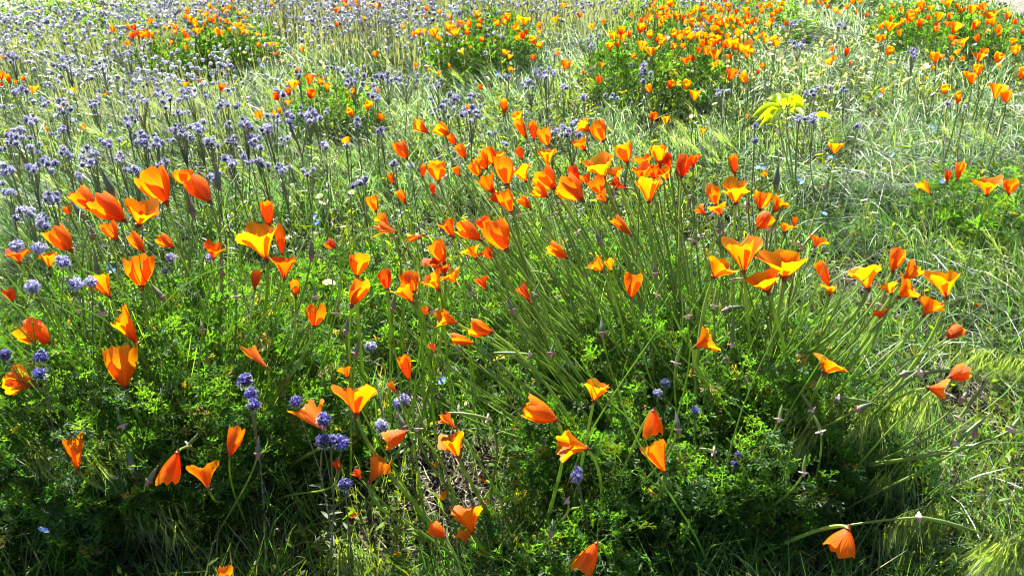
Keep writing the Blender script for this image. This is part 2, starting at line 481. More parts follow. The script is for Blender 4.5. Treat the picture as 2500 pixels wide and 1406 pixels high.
# base pixel, tip pixel, width in pixels, form (c cup, n narrow, o open, f folded, d hanging), tone, plant it grows from, label
POPPIES = [
 (405,494,366,418,72,'c',1,'L','tallest orange poppy cup at the back of the left-hand clump'),
 (512,491,462,437,58,'c',1,'L','orange poppy cup tipped left, just right of the tallest left-hand cup'),
 (452,450,446,416,50,'c',1,'L','half hidden orange poppy cup behind a tipped cup, back of left-hand clump'),
 (232,516,190,464,48,'c',1,'L','orange poppy tipped left, leftmost of the trio of touching back flowers'),
 (302,537,242,488,62,'c',1,'L','middle orange poppy of the three touching flowers at the back left'),
 (339,548,352,500,80,'o',1,'L','wide open orange poppy, rightmost of the three touching flowers at back left'),
 (173,611,130,562,50,'c',1,'L','orange poppy cup crossed by a pale stalk behind the lavender phacelia heads'),
 (286,585,259,547,34,'c',1,'L','small orange poppy below the three touching flowers'),
 (351,613,322,575,34,'c',1,'L','small orange poppy behind a stem, between the trio and the deep orange cup'),
 (423,603,390,578,32,'c',1,'L','small orange poppy between two tall stems of the left-hand clump'),
 (521,632,524,594,40,'o',2,'L','red orange poppy with a lavender phacelia head against its left side'),
 (657,555,652,494,32,'n',1,'L','narrow upright poppy standing directly above a big open cup'),
 (650,632,628,556,76,'o',0,'L','big golden orange poppy cup under the narrow upright one'),
 (690,620,680,552,26,'n',1,'L','thin orange poppy squeezed against the right of the big golden cup'),
 (694,680,693,626,46,'o',2,'L','red orange poppy with one petal blown out to the right'),
 (622,704,625,663,24,'n',1,'L','small narrow orange poppy below the big golden cup'),
 (722,726,718,686,24,'n',1,'L','small narrow poppy below the red orange one with blown petal'),
 (768,796,770,742,50,'c',1,'L','single upright orange cup on a bent stem, right edge of left-hand clump'),
 (817,604,798,590,26,'c',2,'L','tiny red orange poppy alone in the low herbs'),
 (345,698,338,630,78,'c',1,'L','deep orange poppy cup with a grey bud hanging at its right foot'),
 (268,724,240,676,46,'o',1,'L','orange poppy open to the left beside the pair of lavender phacelia heads'),
 (124,834,56,796,60,'c',1,'L','orange poppy cup lying on its side at the left edge'),
 (334,838,288,768,58,'o',1,'L','orange poppy with one pointed petal raised, middle of the left-hand clump'),
 (48,640,40,612,44,'o',2,'L','ragged red orange poppy behind the highest lavender phacelia heads'),
 (122,652,120,616,42,'o',1,'L','orange poppy half hidden behind lavender phacelia stalks'),
 (30,736,18,708,26,'c',2,'L','red orange poppy at the left edge below the phacelia'),
 (172,524,162,504,20,'n',1,'L','tiny orange poppy behind the leftmost of the trio'),
 (305,942,282,852,76,'c',0,'L','biggest golden yellow poppy cup in the front of the left-hand clump'),
 (80,938,28,920,98,'o',1,'L','large open orange poppy at the left edge under violet phacelia heads'),
 (190,1146,168,1072,60,'o',1,'L','orange cup with two raised corners above the drooping brome'),
 (433,1104,414,1180,52,'d',1,'L','orange poppy hanging mouth down, left of a bent green pod'),
 (508,1190,486,1132,48,'f',1,'L','crumpled orange poppy just right of the hanging one'),
 (561,1112,576,1044,40,'n',0,'L','pointed narrow poppy on a curled stem in the dark front of the clump'),
 (652,897,598,848,34,'f',0,'L','folded yellow orange poppy sideways above a violet phacelia spike'),
 (790,1046,730,986,58,'f',1,'L','crumpled orange poppy between violet phacelia heads'),
 (548,1420,545,1384,40,'c',1,'L','poppy tip poking in at the bottom edge'),
 (828,1148,818,1124,18,'n',2,'L','thin dark orange poppy beside a violet phacelia head in the front'),
 (872,672,877,622,58,'c',1,'C','upright orange cup with flat rim, upper of two standing in the central gap'),
 (860,744,884,684,56,'c',1,'C','orange cup leaning right with a green bud across it'),
 (946,705,936,658,38,'c',2,'C','red orange cup right of the flat rimmed upright one'),
 (1011,712,992,664,46,'c',0,'C','golden orange cup stacked right above another poppy'),
 (1008,739,980,700,40,'o',1,'C','orange poppy tucked under the golden stacked cup'),
 (1084,642,1060,592,52,'c',0,'C','golden cup with ragged rim above a red orange poppy'),
 (1066,655,1060,632,50,'o',2,'C','red orange poppy under the golden cup with ragged rim'),
 (1072,707,1044,670,46,'o',1,'C','orange poppy open to the left below the ragged golden cup'),
 (1086,668,1082,648,40,'o',2,'C','small red orange poppy wedged between three others'),
 (1112,690,1098,662,34,'f',1,'C','folded orange poppy at the right of the wedged trio'),
 (966,566,920,552,36,'f',0,'C','yellow orange poppy lying flat left of the central gap'),
 (950,552,922,522,30,'f',1,'C','orange petal cup directly above the flat lying poppy'),
 (918,515,904,480,32,'c',0,'C','golden cup leaning left at the far left of the central drift'),
 (991,497,974,466,20,'n',0,'C','narrow golden poppy right of the leaning golden cup'),
 (961,448,951,425,18,'n',1,'C','tiny narrow poppy at the left end of the central drift'),
 (1032,574,992,586,30,'f',0,'C','pale golden crumpled poppy lying sideways above the central gap'),
 (1106,578,1088,540,36,'o',2,'C','deep red orange crumpled poppy above the central gap'),
 (1172,585,1122,548,44,'c',0,'M','golden cup tipped left beside the largest cone of the drift'),
 (1236,609,1198,544,64,'c',1,'M','large smooth orange cone leaning left in the middle of the drift'),
 (1186,562,1174,530,40,'c',1,'M','orange poppy half hidden behind the large smooth cone'),
 (1162,630,1146,602,34,'f',0,'M','crumpled golden poppy below the large smooth cone, left one'),
 (1200,632,1184,608,34,'f',2,'M','red orange crumpled poppy below the large smooth cone, right one'),
 (1247,517,1230,468,42,'c',0,'M','golden cup standing below the red open poppies of the drift'),
 (1220,498,1206,474,30,'f',2,'M','red folded petals left of a golden cup in the drift'),
 (1208,474,1176,432,46,'o',2,'M','red orange open poppy showing its inside, upper left of the drift'),
 (1238,450,1226,386,60,'c',0,'M','largest golden cup at the top of the drift'),
 (1353,460,1312,418,52,'c',0,'M','golden brown cup leaning left in the upper drift'),
 (1336,480,1304,456,34,'c',0,'M','golden cup tucked under the leaning golden brown one'),
 (1420,487,1370,440,60,'c',0,'M','big golden cone leaning left with a long curved stem'),
 (1296,510,1270,482,22,'n',1,'M','narrow orange poppy alone between the golden cups'),
 (1410,452,1396,406,36,'c',2,'M','red orange poppy behind the big golden cone'),
 (1584,492,1582,438,64,'o',0,'M','broad golden cup crossed by two stems, right of the drift middle'),
 (1466,472,1448,434,38,'c',1,'M','orange cup with a dark bud in front, below the broadest flower'),
 (1528,460,1494,446,36,'f',2,'M','red folded poppy tipped left below the broadest flower'),
 (1440,452,1424,428,30,'f',2,'M','red petals peeping below the broadest flower of the drift'),
 (1480,494,1464,472,26,'f',2,'M','small red poppy low under the orange cup with dark bud'),
 (1570,446,1562,408,40,'o',2,'M','red orange poppy behind the broad golden cup'),
 (1540,574,1500,531,26,'n',0,'M','slim golden poppy leaning left alone above the green stems'),
 (1384,629,1340,600,38,'c',0,'M','golden cup with one loose upper petal, alone on the stems'),
 (1541,725,1546,668,40,'c',1,'M','upright orange cup alone above the green foliage'),
 (1296,740,1268,692,32,'f',2,'M','dark red orange poppy beside a white pink collar'),
 (1186,706,1170,676,24,'f',2,'M','twisted red orange poppy low among the stems'),
 (1470,662,1448,636,44,'o',1,'M','crumpled low poppy pair, left one, under the stems'),
 (1492,660,1484,634,30,'o',0,'M','crumpled low poppy pair, right yellow one, under the stems'),
 (1112,788,1072,770,46,'o',0,'M','golden poppy open to the left beside a white collar'),
 (1200,810,1146,794,48,'c',0,'M','smooth orange cone lying to the left, upper of two'),
 (1156,838,1104,824,28,'n',1,'M','narrow poppy lying to the left under the smooth cone'),
 (1042,770,1036,746,16,'n',1,'M','sliver of orange poppy left of a white collar'),
 (1062,858,1050,838,18,'f',2,'M','small dark red poppy low beside the soil gap'),
 (993,387,972,348,40,'c',1,'M','orange cup leaning left, alone at the back left of the drift'),
 (1136,387,1118,356,28,'c',1,'M','lowest orange cup in the chain of four at the back'),
 (1112,354,1098,330,22,'n',1,'M','third orange poppy down in the chain at the back'),
 (1096,332,1066,308,32,'c',0,'M','second orange poppy down in the chain at the back'),
 (1046,325,1016,302,34,'o',0,'M','topmost orange poppy of the chain, open to the left'),
 (1232,280,1229,244,19,'n',0,'M','narrow upright poppy, the highest of the central drift'),
 (1272,298,1258,276,34,'o',0,'M','yellow orange poppy just under the highest narrow one'),
 (1284,335,1264,294,28,'n',0,'M','long golden poppy leaning left at the back of the drift'),
 (1304,339,1298,297,26,'n',1,'M','orange upright poppy beside the long golden one'),
 (1338,355,1322,318,38,'c',0,'M','golden cup at the right end of the back row'),
 (1473,344,1452,300,44,'c',0,'M','golden cup with a wide open neighbour at the back'),
 (1440,322,1412,298,34,'o',0,'M','yellow orange open poppy touching the back golden cup'),
 (1428,366,1410,344,46,'o',2,'M','red open poppy below the back golden cup'),
 (1532,397,1516,352,40,'c',1,'M','orange pointed cup right of the back golden cup'),
 (1070,440,1066,396,52,'c',0,'M','golden orange cup with a dark stem across it, left part of the drift'),
 (1032,431,1033,403,18,'n',1,'M','narrow orange poppy left of the cup with a dark stem'),
 (1170,429,1152,398,34,'c',0,'M','rounded golden cup left of the largest golden cup'),
 (1205,402,1184,364,42,'c',1,'M','orange cup behind the rounded golden cup'),
 (1188,412,1168,380,34,'c',1,'M','orange poppy wedged behind the rounded golden cup'),
 (1226,396,1216,372,26,'o',0,'M','yellow petals behind the largest golden cup'),
 (1284,442,1266,408,46,'o',0,'M','golden open poppy right of the largest golden cup'),
 (1274,388,1266,362,20,'n',1,'M','small orange poppy behind the open golden one'),
 (1337,402,1334,366,44,'o',1,'M','orange open poppy with red inside, middle of the back drift'),
 (1474,432,1454,388,66,'o',0,'M','broadest golden flower in the right half of the drift'),
 (1508,436,1500,412,34,'o',1,'M','orange petals right of the broadest golden flower'),
 (1580,416,1568,382,40,'o',2,'M','red orange poppy, left of the back right bunch'),
 (1612,404,1604,358,50,'o',1,'M','orange poppy, top of the back right bunch'),
 (1634,408,1622,374,34,'c',2,'M','red orange poppy, right of the back right bunch'),
 (1600,436,1590,406,38,'c',2,'M','red orange poppy, lowest of the back right bunch'),
 (1630,438,1618,412,36,'o',1,'M','orange poppy low right of the back right bunch'),
 (1664,432,1672,382,44,'c',2,'M','red orange cup behind barley awns at the right of the drift'),
 (1692,408,1694,376,30,'o',2,'M','red orange petals behind the barley awns'),
 (1122,430,1112,408,18,'n',0,'M','small folded poppy left of the rounded golden cup'),
 (1058,476,1056,448,14,'n',2,'M','thin red petal hanging below the cup with a dark stem'),
 (1212,402,1214,380,20,'o',0,'M','yellow rim showing between two cups left of the largest one'),
 (1796,495,1797,442,66,'o',0,'R','big golden cup with one petal corner pulled right'),
 (1748,500,1736,450,40,'c',0,'R','golden cup left of the big one with the pulled corner'),
 (1794,428,1788,380,22,'n',1,'R','tall narrow orange poppy behind the big cup with the pulled corner'),
 (1857,510,1864,470,44,'c',1,'R','orange cup above a leaning golden one, right part'),
 (1850,557,1878,520,40,'c',1,'R','leaning golden poppy under the orange cup, right part'),
 (1888,517,1912,488,42,'o',0,'R','golden poppy crossed by a thick green pod'),
 (1722,522,1700,506,34,'f',1,'R','folded orange poppy low left of the golden cup'),
 (1760,524,1750,502,40,'f',1,'R','folded orange poppy under the big golden cup'),
 (1990,602,2004,580,36,'f',1,'R','curled orange poppy beside a white stalk above the bare soil'),
 (1743,675,1768,640,76,'o',0,'R','golden trumpet stretched to the right'),
 (1816,660,1812,590,76,'o',0,'R','tall open poppy with an upright back petal behind a stem'),
 (1916,673,1922,618,116,'o',0,'R','widest golden funnel with both rims stretched sideways'),
 (1874,708,1862,672,92,'o',0,'R','shallow open poppy under the widest funnel'),
 (2022,696,1998,640,36,'n',1,'R','narrow orange poppy at the edge of the bare soil'),
 (2026,720,2030,696,32,'o',1,'R','orange poppy half hidden under the narrow one by the bare soil'),
 (2120,703,2108,648,72,'o',0,'R','orange poppy with ragged rim and one tall right petal'),
 (2180,660,2194,610,48,'c',0,'R','golden cup, upper of the two overlapping flowers by the silver grass'),
 (2204,686,2240,654,46,'o',0,'R','golden poppy leaning right under the overlapping upper cup'),
 (2176,716,2168,690,42,'f',0,'R','curled folded poppy left of a ragged golden one'),
 (2196,724,2228,700,58,'o',0,'R','ragged golden poppy right of the curled one'),
 (2310,724,2298,662,68,'o',0,'R','pointed three cornered poppy at the right end of the group'),
 (2256,770,2282,734,44,'f',0,'R','two lobed golden poppy under the three cornered one'),
 (2150,778,2144,756,26,'f',2,'R','small dark red poppy among slanting stems'),
 (2312,826,2348,796,34,'n',1,'R','slim orange poppy alone pointing right'),
 (1700,846,1738,822,58,'o',0,'R','golden poppy pointing right at the end of an arched stem'),
 (2014,908,2032,880,84,'o',0,'R','three armed open poppy like a propeller'),
 (2320,920,2366,902,42,'c',1,'R','orange cup pointing right beside a long curved pod'),
 (2266,946,2302,954,44,'o',0,'R','yellow two lobed poppy at the end of a flat stem'),
 (2271,473,2248,444,34,'f',1,'S','ragged orange poppy, left of the silver grass flowers'),
 (2337,438,2344,398,28,'c',0,'S','orange cup veiled by silver awns'),
 (2312,446,2314,416,16,'n',2,'S','dull faded poppy left of the veiled cup'),
 (2409,475,2410,436,50,'o',1,'S','open orange poppy with awns across it in silver grass'),
 (2463,473,2466,440,34,'c',1,'S','orange cup rightmost in the silver grass'),
 (1870,432,1866,418,16,'c',1,'S','tiny orange poppy under a sky blue flower'),
 (1939,554,1940,530,14,'n',0,'R','half opened golden bud above the low herbs'),
 (1914,566,1918,546,24,'f',0,'R','yellow scrap of poppy under a pink collar'),
 (2070,1290,2040,1348,66,'d',0,'B','orange poppy drooping from a hooked stem in the dark front'),
 (998,925,985,870,30,'n',1,'B','small narrow orange poppy standing in the soil gap'),
 (870,1009,872,948,88,'o',1,'B','broad orange poppy with two raised wings, front middle'),
 (992,1054,944,1076,42,'n',0,'B','rolled golden poppy tipped left under a grey bud'),
 (1112,1044,1076,1010,24,'f',1,'B','folded poppy beside a pink collar above the bare soil'),
 (1118,1112,1100,1066,80,'o',1,'B','drooping orange poppy over a grey bud above the bare soil'),
 (902,1176,936,1122,52,'f',0,'B','torn orange poppy with a hole, left of the bare soil'),
 (880,1168,866,1146,26,'f',2,'B','dark red folded poppy left of the torn one'),
 (1154,1300,1134,1236,62,'o',1,'B','orange poppy cup in the front by the bare soil'),
 (1086,1310,1048,1280,36,'c',1,'B','small orange poppy lying left of the front cup'),
 (1140,1322,1128,1296,36,'f',0,'B','curled yellow petals under the front cup'),
 (1357,1024,1284,990,58,'c',0,'B','golden cone lying to the left, front right clump'),
 (1430,1094,1360,1076,72,'o',0,'B','triangular golden cone below the lying one'),
 (1450,978,1462,930,56,'o',0,'B','small golden poppy with one petal pulled right, front clump'),
 (1596,1002,1588,1066,48,'d',0,'B','three cornered poppy hanging beside a pointed grey bud'),
 (1622,1150,1590,1086,66,'o',0,'B','long golden funnel stretched to the upper left'),
 (1456,1326,1418,1390,48,'d',0,'B','orange poppy hanging left from a curved stem at the bottom'),
 (966,956,950,934,24,'f',0,'B','yellow scrap of poppy behind the broad winged one'),
 (848,920,842,896,30,'f',0,'B','pale folded poppy half hidden left of the soil gap'),
]
# far poppies: pixel, size in pixels, tone, bunch
FARP = {
 'the small green bush at back left': [(453,205,16,1),(490,197,14,1),(539,213,22,2),(455,114,16,1),(635,108,16,1),(660,108,14,1),(676,108,13,1),(679,131,14,2),(741,119,16,1),(727,171,18,1),
   (455,40,16,0),(468,42,18,0),(480,50,20,0),(476,60,20,0),(490,28,14,0),(500,36,14,0),(506,33,14,0),(525,22,16,1),(528,38,14,0),(552,30,14,1),(553,50,16,1),(565,55,14,1),(420,58,14,0),(428,66,16,0),
   (432,76,16,0),(447,76,16,0),(536,78,22,0),(545,80,18,0),(562,72,16,0),(582,60,18,0),(590,58,16,0),(593,76,16,0),(608,79,14,0),(627,84,13,0),(648,86,12,1),(600,44,12,0),(418,103,14,0),(456,98,16,1),
   (324,88,14,2),(330,84,14,2),(340,92,14,2),(336,82,12,2),(348,90,12,2),(364,88,12,2),(312,106,14,2),(390,78,11,1),(408,69,12,1),(508,126,10,1)],
 'the violet drift at the left edge': [(23,192,26,1),(4,184,22,1),(6,205,14,2),(38,200,12,2),(60,190,16,1),(80,218,22,1),(10,138,12,1),(117,314,18,1),(208,308,20,1),(260,230,12,1),(184,219,14,0),(152,262,11,0),(195,274,10,1)],
 'the violet drift beside the middle bush': [(635,280,26,1),(680,234,24,2),(707,225,22,2),(716,208,24,1),(756,195,30,2),(780,200,26,1),(797,212,26,1),(757,229,28,2),(672,276,20,0),(684,270,20,1),(704,250,16,1),
   (865,222,20,1),(921,221,20,1),(860,272,24,1),(897,257,32,1),(926,287,28,2),(850,344,26,0),(853,240,14,2),(919,131,20,1),(1016,158,16,0),(1099,160,18,0),(1072,178,14,0),(1050,170,14,0),(1116,418,14,1)],
 'the dark bush at back centre': [(981,66,18,1),(1012,82,16,1),(1034,76,16,1),(1062,79,26,0),(1070,94,18,0),(1074,28,14,0),(1099,40,20,0),(1092,66,24,0),(1096,58,16,0),(1116,80,26,0),(1131,56,18,0),(1161,36,24,0),(1176,50,18,1),
   (1172,62,16,1),(1176,96,18,0),(1210,100,12,0),(1216,56,20,0),(1238,43,24,0),(1230,54,18,0),(1280,53,26,0),(1268,66,20,0),(1284,78,20,1),(1256,68,16,1),(1304,97,24,1),(1314,77,16,0),(1266,92,20,0),(1276,92,16,1),
   (1131,125,20,0),(1151,116,16,0),(1230,128,20,0),(1242,138,18,0),(1304,140,20,2),(1362,130,16,1),(1378,159,28,2),(1389,156,20,1),(1468,158,20,1),(1424,178,16,2),(1467,194,22,2),(1250,168,18,1),(1176,212,18,2),
   (1142,261,16,0),(1376,13,16,1),(905,8,12,0),(918,18,12,0),(858,20,12,1),(872,12,10,0),(846,30,10,0),(888,44,12,0),(872,4,12,1),(930,10,10,1),(1036,40,10,1)],
 'the great orange drift at back right': [(1502,88,26,1),(1515,76,26,0),(1522,92,24,1),(1536,84,22,1),(1490,112,22,1),(1562,70,28,0),(1566,112,26,0),(1588,84,22,0),(1609,96,26,0),(1591,126,26,0),(1549,136,18,1),(1590,44,22,0),(1622,44,20,1),(1646,38,22,0),
   (1666,46,22,2),(1636,6,26,0),(1596,14,16,1),(1630,22,18,1),(1646,82,24,0),(1662,92,22,0),(1642,112,20,0),(1616,104,18,1),(1508,110,18,0),
   (1666,84,22,0),(1680,78,26,0),(1690,88,22,0),(1708,86,24,0),(1722,92,22,0),(1738,86,20,0),(1752,96,26,1),(1742,104,24,1),(1716,106,22,0),(1670,112,20,1),(1726,122,28,1),(1746,134,30,1),(1782,108,24,0),(1792,112,26,0),(1800,104,22,0),
   (1804,118,24,0),(1830,116,26,0),(1836,124,20,0),(1822,136,20,0),(1780,138,20,1),(1760,56,20,1),(1776,50,18,0),(1786,42,20,0),(1800,48,18,0),(1806,58,18,0),(1790,66,20,0),(1770,64,18,0),(1816,66,16,0),(1732,46,24,2),(1710,48,18,0),
   (1696,24,24,1),(1714,22,18,0),(1750,14,20,1),(1772,12,16,0),(1824,6,16,0),(1820,24,20,1),(1856,14,16,2),(1862,26,18,1),(1884,36,18,0),(1904,8,14,1),(1900,24,16,1),(1892,92,20,0),(1894,108,22,1),(1864,86,18,1),(1866,98,20,0),(1850,92,16,0),
   (1674,148,22,2),(1748,156,20,0),(1778,100,18,1),(1830,78,16,0),(1842,70,14,0),(1804,82,22,0),(1688,52,18,1),(1720,64,18,0),(1740,70,18,1)],
 'the tufts in front of the great orange drift': [(1781,183,34,2),(1798,174,20,1),(1821,190,28,1),(1818,178,14,0),(1850,176,18,2),(1863,160,18,1),(1673,206,28,0),(1589,215,24,1),(1633,207,22,2),(1695,233,28,1),(1591,285,26,2),(1626,293,22,1),(1820,283,14,1),(1715,319,18,1),
   (2065,128,24,2),(2038,141,20,1),(2074,154,18,1),(2032,118,18,0),(2025,152,22,0),(2036,361,32,1)],
 'the bush beside the dirt path': [(2154,91,18,0),(2167,124,26,0),(2152,64,18,1),(2168,66,28,1),(2172,48,22,1),(2196,54,24,1),(2216,40,26,0),(2224,44,22,1),(2242,58,28,1),(2216,28,18,1),(2238,26,18,0),(2252,14,24,1),(2272,20,20,1),(2290,42,24,0),(2314,38,20,0),
   (2326,68,32,0),(2318,8,26,0),(2334,14,18,0),(2352,22,18,1),(2372,24,24,1),(2390,20,18,0),(2402,16,24,1),(2420,38,30,0),(2424,54,22,1),(2408,54,18,0),(2456,40,22,0),(2376,62,28,0),(2352,104,26,0),(2324,108,12,0),(2338,128,16,0),(2324,142,16,1),
   (2284,140,30,0),(2300,140,14,0),(2352,142,16,1),(2388,140,28,1),(2402,128,26,1),(2430,140,30,0),(2440,134,20,0),(2480,122,28,0),(2494,76,18,0),(2440,84,16,1),(2177,16,16,1),(2202,22,18,1),(2040,25,18,0),(2050,30,16,0),(2068,16,18,1),(2082,5,16,0),
   (2100,4,14,1),(2022,16,14,1),(1970,6,16,0),(1996,6,14,0),(2018,2,14,1)],
 'the right-hand grass edge': [(2156,221,18,1),(2305,217,26,0),(2339,238,36,0),(2430,222,40,0),(2456,235,36,0),(2372,192,30,0),(2358,180,20,0),(2389,170,30,0),(2490,178,32,0),(2276,165,12,0),(2260,190,12,0),(2440,160,12,0)],
}

CLUMP = {'L': (500, 1190), 'C': (1120, 1020), 'M': (1740, 1130), 'R': (1800, 1170), 'S': (2250, 640), 'B': (1330, 1330)}


def z_near(py, g):
    if g == 'S':
        return 0.24
    return float(np.interp(py, [280, 420, 560, 700, 850, 950, 1150, 1320], [0.36, 0.39, 0.38, 0.345, 0.305, 0.27, 0.215, 0.13]))


def petal_grid(form, L, R, th0, k, r, nu=9, nv=8, jit=1.0):
    """One petal as (V in flower frame, axis = z), F, colour fraction v."""
    u = np.linspace(-1, 1, nu)[:, None]
    v = np.linspace(0, 1, nv)[None, :]
    wid = {'c': 1.0, 'n': 1.25, 'o': 0.86, 'f': 0.9, 'd': 0.95}[form]
    half = wid * (1.34 - 0.10 * v)                         # half angle that the petal spans
    th = th0 + u * half + 0.22 * v * (1 if form in 'cn' else 0.4)
    g = 0.16 + 0.84 * np.sin(np.minimum(v * 1.25, 1) * math.pi / 2) ** 0.9 if form in 'cnd' else 0.12 + 0.88 * v ** 0.85
    op = {'c': r.uniform(-0.16, 0.22), 'n': r.uniform(-0.18, 0.08), 'o': r.uniform(-0.25, 0.6), 'f': r.uniform(-0.5, 1.0), 'd': r.uniform(-0.25, 0.4)}[form]
    rad = R * g * (1 + op * v ** 2) * (0.94 if k % 2 else 1.05)
    ph, ph2 = r.uniform(0, 6.28, 2)
    amp = {'c': 0.11, 'n': 0.12, 'o': 0.14, 'f': 0.24, 'd': 0.12}[form] * jit
    rad = rad * (1 + amp * np.sin(2.6 * u + ph) * v + amp * 0.6 * np.sin(6.5 * u + ph2) * v ** 2)
    hl = L * r.uniform(0.90, 1.06) * (1 - 0.16 * max(op, 0))
    edge_ = 1 - (0.13 * u ** 4 if form in 'cnd' else 0.17 * u ** 2) + 0.06 * np.sin(4.3 * u + ph) + 0.05 * np.sin(9 * u + ph2)
    if form in 'of':
        edge_ = edge_ + 0.16 * np.maximum(0, np.sin(1.5 * u + ph)) ** 3
    z = hl * v * (1 + (edge_ - 1) * v)
    if form == 'c':
        rad = rad * (1 - 0.12 * v ** 3)
    curl = r.uniform(-0.05, 0.12) * v ** 4                 # rim rolls outward
    rad = rad + R * curl
    x, y = rad * np.cos(th), rad * np.sin(th)
    if form == 'f':
        fold = r.uniform(0.35, 0.7)
        y = y * fold + 0.12 * R * np.sin(5 * x / R + ph) * v
    z = z + np.zeros_like(th)
    V = np.stack([x, y, z], -1).reshape(-1, 3)
    i, j = np.meshgrid(np.arange(nu - 1), np.arange(nv - 1), indexing='ij')
    F = np.stack([i * nv + j, (i + 1) * nv + j, (i + 1) * nv + j + 1, i * nv + j + 1], -1).reshape(-1, 4)
    return V, F, np.broadcast_to(v, (nu, nv)).reshape(-1)


def flower_petals(form, L, R, r, n=4, squash=None, **kw):
    out = []
    rot = r.uniform(0, 6.28)
    sq = squash if squash is not None else r.uniform(0.72, 1.0)
    a = r.uniform(0, 3.14)
    ca, sa = math.cos(a), math.sin(a)
    for k in range(n):
        V, F, v = petal_grid(form, L, R, rot + k * math.pi / 2 + r.uniform(-0.15, 0.15), k, r, **kw)
        # the wind presses the cup flatter one way, and skews its mouth
        X_, Y_ = V[:, 0] * ca + V[:, 1] * sa, (-V[:, 0] * sa + V[:, 1] * ca) * sq
        V[:, 0], V[:, 1] = X_ * ca - Y_ * sa, X_ * sa + Y_ * ca
        out.append((V, F, v))
    return out


def tone_col(tone, v, r):
    a, b = np.array(TONES[tone][0]), np.array(TONES[tone][1])
    f = (v ** 1.2)[:, None]
    return (a * (1 - f) + b * f) * np.array([1, r.uniform(0.85, 1.15), 1])


LAND += [(380,455,'the tallest left-hand poppy cup'), (295,510,'the three touching poppies'), (640,595,'the big golden poppy under a narrow one'), (338,665,'the deep orange poppy cup with a bud'),
         (90,815,'the poppy lying at the left edge'), (283,900,'the biggest golden poppy in front'), (40,930,'the open poppy under violet heads'), (165,1110,'the orange cup above drooping brome'),
         (425,1140,'the hanging poppy'), (570,1080,'the pointed narrow poppy'), (755,1018,'the crumpled poppy between violet heads'), (875,980,'the poppy with two raised wings'),
         (877,650,'the flat rimmed upright cup'), (878,715,'the cup leaning right'), (1065,615,'the ragged golden cup'), (990,690,'the stacked golden cup'), (920,530,'the leaning golden cup'),
         (1215,577,'the large smooth orange cone'), (1237,420,'the largest golden cup of the drift'), (1390,465,'the big golden leaning cone'), (1580,465,'the broad golden cup'), (1465,410,'the broadest golden flower'),
         (1362,612,'the golden cup with loose petal'), (1541,698,'the lone upright cup'), (1175,800,'the smooth lying cone'), (1460,320,'the back golden cup'), (1230,262,'the highest narrow poppy'), (975,367,'the back left orange cup'),
         (1080,340,'the chain of four poppies'), (1604,390,'the back right bunch'), (1795,465,'the cup with pulled corner'), (1865,520,'the orange and golden pair'), (1920,645,'the widest golden funnel'), (1760,655,'the golden trumpet'),
         (2115,675,'the poppy with tall right petal'), (2205,655,'the two overlapping golden cups'), (2300,695,'the three cornered poppy'), (2335,810,'the slim poppy pointing right'), (1720,835,'the poppy on an arched stem'), (2035,895,'the propeller shaped poppy'),
         (2345,905,'the cup beside a long pod'), (2290,955,'the yellow two lobed poppy'), (2410,455,'the open poppy in silver grass'), (2045,1325,'the drooping front poppy'), (1320,1005,'the lying golden cone'), (1395,1075,'the triangular golden cone'),
         (1465,952,'the poppy with petal pulled right'), (1590,1040,'the hanging three cornered poppy'), (1605,1110,'the long golden funnel'), (1430,1360,'the bottom hanging poppy'), (1140,1265,'the front cup by bare soil'), (1105,1090,'the poppy drooping over a bud'),
         (910,1150,'the torn poppy with a hole'), (990,898,'the small poppy in the soil gap'), (770,770,'the cup on a bent stem'),
         (580,140,'the small green bush'), (480,60,'the far left orange bunch'), (335,90,'the far dull orange bunch'), (25,195,'the left edge orange poppies'), (760,205,'the red orange knot'), (1180,150,'the dark bush'), (1235,50,'the row behind the dark bush'),
         (1515,85,'the orange knot near the drift'), (1600,190,'the tall green bush'), (1740,95,'the great orange drift'), (1800,182,'the deep orange pair'), (2330,110,'the bush beside the path'), (2440,228,'the right edge golden pair'), (1900,262,'the lime leaved plant'),
         (2160,120,'the lone poppy in silver grass'), (2080,620,'the bare soil patch'), (2350,225,'the golden poppy over lupins'), (900,265,'the red orange group of three'), (350,90,'the yellow flowered grass')]


def q_odd(v):
    return int(v) % 2 == 1


